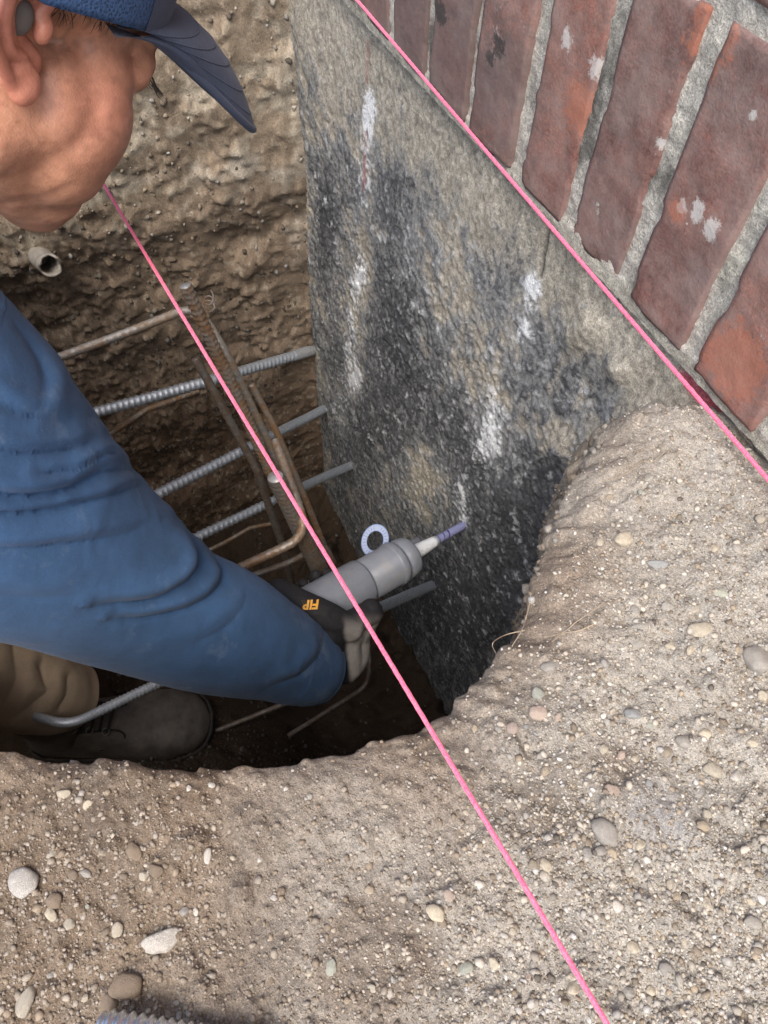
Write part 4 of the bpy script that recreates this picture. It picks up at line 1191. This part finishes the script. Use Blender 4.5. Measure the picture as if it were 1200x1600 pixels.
for a, bq, cc in ((HIP_R, KN_R, AN_R), (HIP_L, KN_L, AN_L)): bp += caps(a, bq, .075, .055) + caps(bq, cc, .052, .038)
bv, bf = remesh(bp, .009, 6, .5)
mb = MB(); mb.add(H(hv), hf, sk); mb.add(H(ev), ef, esk); mb.add(H(ev2), ef2, esk2); mb.add(bv, bf, np.tile([.48, .22, .145], (len(bv), 1)))
person = obj('person', mb.mesh('person', cols=True), m_skin)
tag(person, 'person in navy cap and blue shirt bending into the pit with a grey cartridge', 'person')
# eyes
for s in (-1, 1):
    mb = MB(); v, f = ell((.0800, s * .036, .0110), (.0114,) * 3, sub=3); mb.add(H(v), f); eye = obj('eye', mb.mesh('eye'), M_EYE, person)
    mb = MB(); v, f = ell((.0880, s * .038, .0085), (.0045, .0055, .0055), sub=2); mb.add(H(v), f); obj('iris', mb.mesh('iris'), M_IRIS, eye)
    mb = MB()
    for k in range(13):
        t = k / 12 - .5; q0 = np.array([.0925 - abs(t) * .012, s * (.040 + t * .024), .0105 - .004 * t * t * 4])
        q = np.array([q0, q0 + [.004, s * .0014, -.0035], q0 + [.008, s * .004, -.0050]])
        tube(mb, H(q), np.array([.0005, .0004, .00018]), 5)
    obj('eyelashes', mb.mesh('eyelashes'), M_HAIR, person)
# dark grey ellipsoid that darkens the mouth of the ear canal
mb = MB(); v, f = ell(er(-.004, .002, .003), (.0062, .0045, .0085), sub=3); mb.add(H(v), f); obj('ear_canal_fill', mb.mesh('ear_canal_fill'), M_CANAL, person)
# short hair on the skull, below the cap
mb = MB(); v, f = ico(5); v = v * np.array([.1005, .0775, .0855]) + np.array([-.010, 0, .052])
sel = (v[:, 0] < .028 - (v[:, 2] - .0) * .15) & (v[:, 2] > -.035 + np.maximum(0, v[:, 0] + .02) * 1.6)
v = v + (v - np.array([-.01, 0, .05])) * ((vn(v, .002, 9) - .5) * .02)[:, None]
keep = sel[f].all(1); mb.add(H(v), f[keep])
hsel = np.where((hv[:, 0] > -.005) & (hv[:, 0] < .050) & (hv[:, 2] > .006 + np.maximum(0, hv[:, 0]) * .35) & (hv[:, 2] < .05) & (np.abs(hv[:, 1]) > .045))[0]
for k_ in rng.choice(hsel, 420):
    r_ = hv[k_]; o_ = np.array([0, math.copysign(1.0, r_[1]), 0]); d_ = np.array([-.25, 0, -1.0]) + rng.normal(size=3) * .25
    q_ = np.array([r_, r_ + o_ * .0012 + d_ * .0025, r_ + o_ * .0016 + d_ * .0055]); tube(mb, H(q_), np.array([.00022, .00018, .00008]), 4, cap=False)
obj('hair', mb.mesh('hair'), M_HAIR, person)

# --- cap
capo = []
mb = MB(); nu, nvv = 40, 96
uu = np.linspace(0, 1, nu); aa = np.linspace(0, 2 * np.pi, nvv, endpoint=False)
V = []
for s in uu:
    el = s * math.pi / 2
    for a in aa:
        f_, l_ = math.cos(a), math.sin(a)
        base_u = .024 + .026 * max(f_, 0) + .013 * l_
        rr_ = math.cos(el) ** .75
        V.append([-.006 + f_ * .106 * rr_, l_ * .083 * rr_, base_u + math.sin(el) * .088])
V = np.array(V); V += (fbm(V, .04, 2, seed=410) - .5)[:, None] * .003
mb.add(H(V), grid_faces(nu, nvv, wrap=True)); crown = obj('cap', mb.mesh('cap'), m_mesh, person)
sol = crown.modifiers.new('thickness', 'SOLIDIFY'); sol.thickness = .002; sol.offset = 1
# front panel
mb = MB(); sel = []
for s in np.linspace(0, .8, 24):
    el = s * math.pi / 2
    for a in np.linspace(-.95, .95, 40):
        f_, l_ = math.cos(a), math.sin(a); base_u = .024 + .026 * f_ + .013 * l_; rr_ = math.cos(el) ** .75
        sel.append([-.006 + f_ * .1085 * rr_, l_ * .0855 * rr_, base_u - .001 + math.sin(el) * .0895])
mb.add(H(np.array(sel)), grid_faces(24, 40)); fp = obj('front_panel', mb.mesh('front_panel'), M_CAPC, crown)
# brim: curved plate reaching forward and down
mb = MB(); ni, nj = 26, 44; top = []; bot = []
for i in range(ni):
    t = i / (ni - 1)
    for j in range(nj):
        a = (j / (nj - 1) - .5) * 2 * 1.15
        root = np.array([-.006 + math.cos(a) * .107, math.sin(a) * .084, .026 + .028 * math.cos(a)])
        reach = .108 * max(0.0, 1 - (abs(a) / 1.15) ** 2.6) ** .5; kk_ = reach * t / .108
        x = root[0] + reach * t; y = root[1] * (1 - .33 * t)
        z = root[2] - .005 * (y / .075) ** 2 - kk_ * (-.020 + .052 * kk_) + .16 * y - .001
        top.append([x, y, z + .0022]); bot.append([x, y, z - .0022])
top = np.array(top); bot = np.array(bot)
fg = grid_faces(ni, nj); mb.add(H(top), fg); mb.add(H(bot), fg[:, ::-1])
rimi = [(ni - 1) * nj + j for j in range(nj)]
loop = rimi[1:-1]
tube(mb, H((top[loop] + bot[loop]) / 2), .0027, 8)
brim = obj('brim', mb.mesh('brim'), M_CAPC, crown)
for k in (.25, .42, .59, .76, .92):                       # rows of stitching
    r_ = int(k * (ni - 1)); mb2 = MB(); tube(mb2, H(top[[r_ * nj + j for j in range(2, nj - 2)]] + np.array([0, 0, .0001])), .00045, 5); obj('stitching', mb2.mesh('stitching'), M_CAPC, crown)

# --- shirt: sleeve with its gathered folds, and the body of the shirt
st = [(-330, 560, .50, 285), (-200, 640, .53, 275), (-47, 752, .60, 222), (60, 832, .665, 178), (165, 896, .735, 142), (245, 938, .795, 122), (323, 974, .855, 106), (405, 1010, .93, 84), (450, 1030, .98, 70), (478, 1040, 1.01, 60), (490, 1044, 1.03, 53)]
cen = np.array([P(a, bq, d) for a, bq, d, _ in st]); hwid = np.array([h * d / 1200 for _, _, d, h in st])
cen = np.vstack([[SH_R + np.array([-.03, -.05, .03])], cen]); hwid = np.concatenate([[.135], hwid])
NS, NA = 330, 260
cl = catmull(cen, NS); hwv = catmull(np.stack([hwid, hwid * 0, hwid * 0], 1), NS)[:, 0]
tt = np.gradient(cl, axis=0); tt /= np.linalg.norm(tt, axis=1)[:, None]
vd = cl - CP; vd /= np.linalg.norm(vd, axis=1)[:, None]
su = np.cross(tt, vd); su /= np.linalg.norm(su, axis=1)[:, None]; sw = np.cross(tt, su)
an = np.linspace(0, 2 * np.pi, NA, endpoint=False)
ca, sa = np.cos(an), np.sin(an)
nrm = ca[None, :, None] * su[:, None, :] + sa[None, :, None] * sw[:, None, :]
asp = .92
SV = cl[:, None, :] + hwv[:, None, None] * (ca[None, :, None] * su[:, None, :] + asp * sa[None, :, None] * sw[:, None, :])
flat = SV.reshape(-1, 3); px, py = project(flat)
folds = [  # picture-side course of each fold: (points, depth m, half-width px)
 ([(-60, 690), (20, 706), (80, 708), (125, 698), (150, 682)], .0045, 11), ([(-80, 748), (0, 774), (60, 778), (120, 764), (165, 738), (205, 736)], .0095, 13),
 ([(-80, 796), (0, 806), (70, 803), (140, 786), (220, 760)], .0075, 9), ([(60, 742), (120, 735), (165, 712), (185, 716)], .0045, 8),
 ([(-60, 850), (0, 859), (100, 851), (190, 836), (230, 820)], .0040, 11), ([(150, 946), (210, 942), (262, 930), (305, 900), (314, 868), (300, 835), (280, 812)], .0105, 14),
 ([(180, 970), (240, 968), (305, 950), (345, 918), (354, 885), (332, 848)], .0085, 12),
 ([(300, 1010), (350, 985), (385, 945), (388, 910)], .0022, 16), ([(-20, 930), (60, 935), (140, 925)], .0022, 18),
 ([(420, 1078), (470, 1055), (500, 1020), (505, 990)], .0045, 11),
 ([(20, 500), (50, 540), (70, 590), (60, 640)], .0040, 15), ([(-40, 600), (30, 640), (90, 655), (125, 650)], .0035, 14)]
disp = np.zeros(len(flat))
ss_ = np.repeat(np.linspace(0, 1, NS), NA)
wp = np.stack([px / 1000, py / 1000, np.zeros(len(px))], 1)
jit = (fbm(wp, .10, 2, seed=421) - .5) * 26
for poly, dep, hw_ in folds:
    d, a = polydist(px, py, catmull(np.array([(x, y, 0) for x, y in poly]), 26)[:, :2])
    d = d + jit * .5; endf = np.sin(np.pi * np.clip(a, .02, .98)) ** .55
    disp += 1.05 * endf * (-dep * 1.0 * np.exp(-np.abs(d) / (hw_ * .55)) - dep * .3 * np.exp(-((d - hw_ * 1.4) / (hw_ * 1.4)) ** 2) + dep * .7 * np.exp(-((d + hw_ * 1.35) / (hw_ * 1.0)) ** 2))
disp += (fbm(flat, .12, 2, seed=422) - .5) * .012 + (fbm(flat, .03, 2, seed=423) - .5) * .0015
# fine creases across the arm, strongest at the elbow and above the cuff
arm_s = np.repeat(np.linspace(0, 1, NS), NA); arm_a = np.tile(an, NS)
q_ = np.stack([arm_s * 3.2 + .10 * np.sin(arm_a + 1.0) + .05 * np.sin(2 * arm_a), np.cos(arm_a) * .28, np.sin(arm_a) * .28], 1)
rid = 1 - np.abs(2 * fbm(q_, .16, 2, .45, seed=424) - 1); rid2 = 1 - np.abs(2 * fbm(q_ + 5, .07, 2, .45, seed=425) - 1)
amt = .35 + .9 * np.exp(-((px - 130) / 150) ** 2 - ((py - 760) / 120) ** 2) + .8 * np.exp(-((px - 480) / 60) ** 2) + .5 * np.exp(-((px - 330) / 90) ** 2)
disp += (amt - .25) * sstep(.60, 1.0, rid) * .0006
# rings of gathered cloth at the cuff and at the inner elbow, running round the arm
sarr = np.linspace(0, 1, NS)
disp = disp.reshape(NS, NA)
SV = SV + nrm * disp[:, :, None]
# turned-in cuff
cu_in = cl[-1] + (SV[-1] - cl[-1]) * .82 - tt[-1] * .002; cu_2 = cl[-1] + (SV[-1] - cl[-1]) * .80 - tt[-1] * .03
SV = np.concatenate([SV, cu_in[None], cu_2[None]])
mb = MB(); mb.add(SV.reshape(-1, 3), grid_faces(NS + 2, NA, wrap=True))
tp = caps(neckb + [0, -.02, -.02], PEL + [0, 0, .02], .125, .150) + caps(SH_R + [-.05, -.04, -.01], SH_L, .095, .085) + caps(SH_L, EL_L, .075, .065) + caps(EL_L, WR_L, .062, .045)
tp += caps(SH_R + [-.06, -.10, -.05], PEL + [.05, 0, 0], .10, .12)
tv, tf = remesh(tp, .010, 10, .5)
tv = tv + (fbm(tv, .10, 3, seed=431) - .5)[:, None] * .02
mb.add(tv, tf)
shirt = obj('shirt', mb.mesh('shirt'), M_SHIRT, person)
# cuff piping
mb = MB(); ring_ = np.vstack([SV[NS - 1], SV[NS - 1][:1]]); tube(mb, ring_, .0016, 6); obj('cuff_hem', mb.mesh('cuff_hem'), M_SHIRT, shirt)

# --- trousers
leg = [(-260, 900, .90, 120), (-120, 985, 1.00, 100), (-30, 1040, 1.09, 86), (40, 1070, 1.16, 76), (90, 1083, 1.21, 64), (122, 1090, 1.24, 50)]
cen = np.vstack([[KN_R + np.array([0, -.06, .02])], [P(a, bq, d) for a, bq, d, _ in leg]]); hwid = np.concatenate([[.10], [h * d / 1200 for _, _, d, h in leg]])
NS, NA = 160, 160
cl = catmull(cen, NS); hwv = catmull(np.stack([hwid, hwid * 0, hwid * 0], 1), NS)[:, 0]
tt = np.gradient(cl, axis=0); tt /= np.linalg.norm(tt, axis=1)[:, None]; vd = cl - CP; vd /= np.linalg.norm(vd, axis=1)[:, None]
su = np.cross(tt, vd); su /= np.linalg.norm(su, axis=1)[:, None]; sw = np.cross(tt, su)
an = np.linspace(0, 2 * np.pi, NA, endpoint=False)
nrm = np.cos(an)[None, :, None] * su[:, None, :] + np.sin(an)[None, :, None] * sw[:, None, :]
LV = cl[:, None, :] + hwv[:, None, None] * nrm
flat = LV.reshape(-1, 3); px, py = project(flat); disp = (fbm(flat, .07, 2, seed=441) - .5) * .010
for poly, dep, hw_ in [([(20, 1000), (28, 1060), (5, 1110)], .005, 10), ([(62, 1040), (75, 1080), (30, 1118)], .007, 9), ([(104, 1060), (104, 1085), (92, 1105)], .005, 7)]:
    d, a = polydist(px, py, poly); disp += -.7 * dep * np.exp(-np.abs(d) / (hw_ * .6)) + dep * .25 * np.exp(-((np.abs(d) - hw_ * 2.2) / (hw_ * 1.2)) ** 2)
LV = LV + nrm * disp.reshape(NS, NA)[:, :, None]
hem = cl[-1] + (LV[-1] - cl[-1]) * .7 - tt[-1] * .004; LV = np.concatenate([LV, hem[None], (hem - tt[-1] * .03)[None]])
mb = MB(); mb.add(LV.reshape(-1, 3), grid_faces(NS + 2, NA, wrap=True))
tp = caps(PEL + [-.07, 0, 0], PEL + [.07, 0, 0], .135, .135) + caps(HIP_R, KN_R, .105, .09) + caps(HIP_L, KN_L, .105, .085) + caps(KN_L, AN_L, .080, .065) + caps(KN_R, P(-200, 940, .96), .095, .088)
tv, tf = remesh(tp, .010, 8, .5); tv = tv + (fbm(tv, .08, 3, seed=442) - .5)[:, None] * .02; mb.add(tv, tf)
obj('trousers', mb.mesh('trousers'), M_KHAKI, person)

# --- boots
def boot(toe, fwd, zb, parent):
    fwd = np.array([fwd[0], fwd[1], 0]); fwd /= np.linalg.norm(fwd); lef = np.array([-fwd[1], fwd[0], 0]); up = np.array([0, 0, 1.0])
    O = np.array([toe[0], toe[1], zb]) - fwd * .315
    def W(v): v = np.asarray(v); return O + v[:, :1] * fwd + v[:, 1:2] * lef + v[:, 2:3] * up
    xs = np.concatenate([np.linspace(0, .29, 60), .29 + .025 * np.sin(np.linspace(0, 1, 12)[1:] * math.pi / 2)])
    wid = 1.12 * np.interp(xs, [0, .02, .07, .13, .20, .25, .29, .305, .3149, .315], [.025, .036, .040, .043, .056, .057, .046, .034, .012, .004])
    hgt = np.interp(xs, [0, .02, .06, .11, .16, .20, .24, .28, .30, .315], [.09, .12, .125, .118, .098, .083, .078, .066, .052, .034])
    ctr = np.interp(xs, [0, .1, .22, .315], [0, 0, .006, .004])
    a = np.linspace(0, np.pi, 34)
    V = []
    for x, w_, h_, c_ in zip(xs, wid, hgt, ctr):
        for q in a:
            cy = np.sign(math.cos(q)) * abs(math.cos(q)) ** .75; sz = math.sin(q) ** .72
            V.append([x, c_ + w_ * cy, .026 + (h_ - .026) * sz])
    V = np.array(V); n_ = (fbm(V, .04, 3, seed=451) - .5); V[:, 2] += n_ * .006; V[:, 1] += n_ * .004
    # crease behind the toe and seam of the vamp
    V[:, 2] -= .004 * np.exp(-((V[:, 0] - .205 - .25 * V[:, 1] ** 2 * 30) / .005) ** 2) + .003 * np.exp(-((V[:, 0] - .225) / .006) ** 2)
    mb = MB(); mb.add(W(V), grid_faces(len(xs), len(a)))
    # shaft
    sh = [(.065, 0, .08, .047, .060), (.060, 0, .12, .048, .062), (.055, 0, .16, .050, .060), (.050, 0, .21, .053, .062)]
    Vs = [[c0 + rx_ * 1.15 * math.cos(q) * (ry_ / .06) ** 0, cy + rx_ * math.sin(q), z] for c0, cy, z, rx_, ry_ in sh for q in np.linspace(0, 2 * np.pi, 40, endpoint=False)]
    mb.add(W(Vs), grid_faces(len(sh), 40, wrap=True))
    bt = obj('boot', mb.mesh('boot'), M_BOOT, parent)
    # sole with a welt
    out = np.concatenate([np.stack([xs, ctr + wid + .005], 1), np.stack([xs, ctr - wid - .005], 1)[::-1]]); k_ = len(out)
    out[:, 0] = .1575 + (out[:, 0] - .1575) * 1.03
    V = np.concatenate([np.column_stack([out, np.full(k_, z)]) for z in (0, .024, .029, .030)]); V[3 * k_:, :2] = V[3 * k_:, :2] * .97 + np.array([.1575, 0]) * .03
    mb = MB(); mb.add(W(V), grid_faces(4, k_, wrap=True)); obj('sole', mb.mesh('sole'), M_SOLE, bt)
    # overlays, eyelets and laces on the instep
    for s in (-1, 1):
        q = catmull([(.085, s * .030, .110), (.13, s * .026, .108), (.165, s * .022, .096), (.178, s * .030, .085), (.165, s * .042, .070), (.13, s * .045, .060)], 40)
        mb = MB(); tube(mb, W(q), .0018, 6); obj('quarter_seam', mb.mesh('quarter_seam'), M_LACE, bt)
        for x in (.10, .125, .15):
            mb = MB(); cpt = W([[x, s * .026, .1265 - (x - .09) * .36]])[0]; t_ = np.linspace(0, 2 * np.pi, 20)
            tube(mb, np.array([cpt + fwd * .006 * math.cos(k) + lef * .006 * math.sin(k) for k in t_]), .0014, 6); obj('eyelet', mb.mesh('eyelet'), M_EYEL, bt)
    for x in (.10, .113, .126, .139, .152):
        q = catmull([(x, -.027, .126 - (x - .09) * .36), (x + .006, 0, .134 - (x - .09) * .36), (x + .010, .027, .124 - (x - .09) * .36)], 14)
        mb = MB(); tube(mb, W(q), .0026, 8); obj('lace', mb.mesh('lace'), M_LACE, bt)
    return bt
ZB = -1.015
toe = onz(328, 1132, ZB + .03); heel = onz(20, 1150, ZB + .03)
boot(toe, toe - heel, ZB, person)
boot(np.array([-.84, -.98]), np.array([.1, 1.0]), ZB, person)

# --- glove on the cartridge
def glove(mirror=None):
    B = front + ax * .150; n_ = (cb * .35 - cu * .9); n_ = n_ - ax * (n_ @ ax); n_ /= np.linalg.norm(n_); m_ = np.cross(ax, n_)
    if m_ @ cb > 0: m_ = -m_                         # m_ points away from the camera
    R_ = RB * 1.13
    def cyl(s, ang, rad): return B + ax * s + (n_ * math.cos(ang) + m_ * math.sin(ang)) * rad
    parts = []
    # palm against the barrel, back of the hand towards the viewer
    for s in np.linspace(-.036, .040, 6):
        for ang in np.linspace(-.55, .75, 5): parts.append(ell(cyl(s, ang, R_ + .015), (.0185,) * 3, sub=2))
    wrist = P(488, 1020, 1.03)
    for s in np.linspace(-.025, .030, 4): parts += caps(cyl(s, -.1, R_ + .018), wrist + ax * s * .75, .021, .024, 7)
    # four fingers closing round the far side
    for i, (s, ln) in enumerate(zip((-.034, -.011, .013, .036), (2.35, 2.65, 2.5, 2.1))):
        r_ = (.0098, .0102, .0098, .0088)[i]
        for ang in np.linspace(.7, .7 + ln * .8, 16): parts.append(ell(cyl(s * (1 - .05 * ang), ang, R_ + r_ * .92), (r_ * (1 - .07 * (ang - .7)),) * 3, sub=2))
    # thumb leaves the wall side of the palm
    tb = [P(540, 1052, 1.045), P(556, 1035, 1.05), P(563, 1008, 1.06), P(560, 985, 1.075), P(552, 968, 1.09)]
    q = catmull(tb, 22)
    for i, c_ in enumerate(q): parts.append(ell(c_, (.0165 - .004 * i / 21,) * 3, sub=2))
    parts += caps(wrist - ax * .015, P(545, 1040, 1.05), .022, .0165, 6) + caps(cyl(-.03, -.3, R_ + .014), P(556, 1010, 1.06), .017, .016, 6)
    for i, c_ in enumerate(catmull([P(436, 926, 1.0), P(475, 948, .995), P(510, 964, 1.0), P(546, 982, 1.02)], 16)): parts.append(ell(c_, (.0195 + .002 * math.sin(i / 15 * 3.1),) * 3, sub=2))
    parts += caps(P(450, 945, 1.04), P(480, 1000, 1.04), .025, .026, 6) + caps(P(500, 965, 1.045), P(520, 1020, 1.05), .024, .024, 6)
    parts += caps(P(540, 992, 1.035), P(548, 1042, 1.045), .019, .018, 8)
    return remesh(parts, .0022, 9, .5)
gv, gf = glove()
px, py = project(gv)
leather = sstep(536, 545, px - (py - 1000) * .12 + (fbm(gv, .01, 2, seed=461) - .5) * 4) * sstep(955, 985, py)
gc = mix3(np.array([.016, .015, .017]), np.array([.25, .23, .21]), leather)
pipe_ = np.exp(-((px - (py - 1000) * .12 - 536) / 2.5) ** 2) * (py > 985); gc = mix3(gc, np.array([.01, .01, .01]), np.clip(pipe_, 0, 1))
gv = gv + (fbm(gv, .012, 3, seed=462) - .5)[:, None] * .0022
mb = MB(); mb.add(gv, gf, gc); gl = obj('glove', mb.mesh('glove', cols=True), m_glove, person)
# printed letters on the cuff, upside down as worn
tcu = bpy.data.curves.new('FIR', 'FONT'); tcu.body = 'FIR'; tcu.size = .0165; tcu.extrude = .0003; tcu.shear = .2; tcu.align_x = 'CENTER'; tcu.align_y = 'CENTER'; tcu.offset = .0006
to = bpy.data.objects.new('tmp', tcu); COL.objects.link(to); dg = bpy.context.evaluated_depsgraph_get(); dg.update()
tme = bpy.data.meshes.new_from_object(to.evaluated_get(dg)); bpy.data.objects.remove(to)
tme.materials.clear(); tpos = P(486, 944, .98)
xr = -(cr * .985 + cu * .05); yr = -cu; yr = yr - xr * (yr @ xr); xr /= np.linalg.norm(xr); yr /= np.linalg.norm(yr); zr = np.cross(xr, yr)
V = np.zeros(len(tme.vertices) * 3); tme.vertices.foreach_get('co', V); V = V.reshape(-1, 3)
V = tpos + V[:, :1] * xr + V[:, 1:2] * yr + V[:, 2:3] * zr
# lay each letter point on the glove
for i in range(len(V)):
    r_ = V[i] - CP; r_ /= np.linalg.norm(r_); g_ = gv - CP; t_ = g_ @ r_; dist = np.linalg.norm(g_ - t_[:, None] * r_, axis=1)
    near_ = np.where(dist < .006)[0]
    if len(near_): V[i] = CP + r_ * (t_[near_].min() - .0012)
tme.vertices.foreach_set('co', V.ravel()); tme.update()
obj('cuff_print', tme, M_ORANGE, gl)
# other glove, resting on the far knee
gl2v = caps(WR_L, WR_L + np.array([.02, .05, -.05]), .032, .036, 5)
for i, dx in enumerate((-.03, -.01, .01, .03)): gl2v += caps(WR_L + np.array([.02 + dx, .07, -.065]), WR_L + np.array([.02 + dx * 1.3, .12, -.11 + abs(dx) * .3]), .0105, .009, 8)
gl2v += caps(WR_L + np.array([.05, .04, -.05]), WR_L + np.array([.085, .07, -.07]), .013, .010, 6)
v, f = remesh(gl2v, .003, 5); mb = MB(); mb.add(v, f, np.tile([.016, .015, .017], (len(v), 1))); obj('glove', mb.mesh('glove', cols=True), m_glove, person)
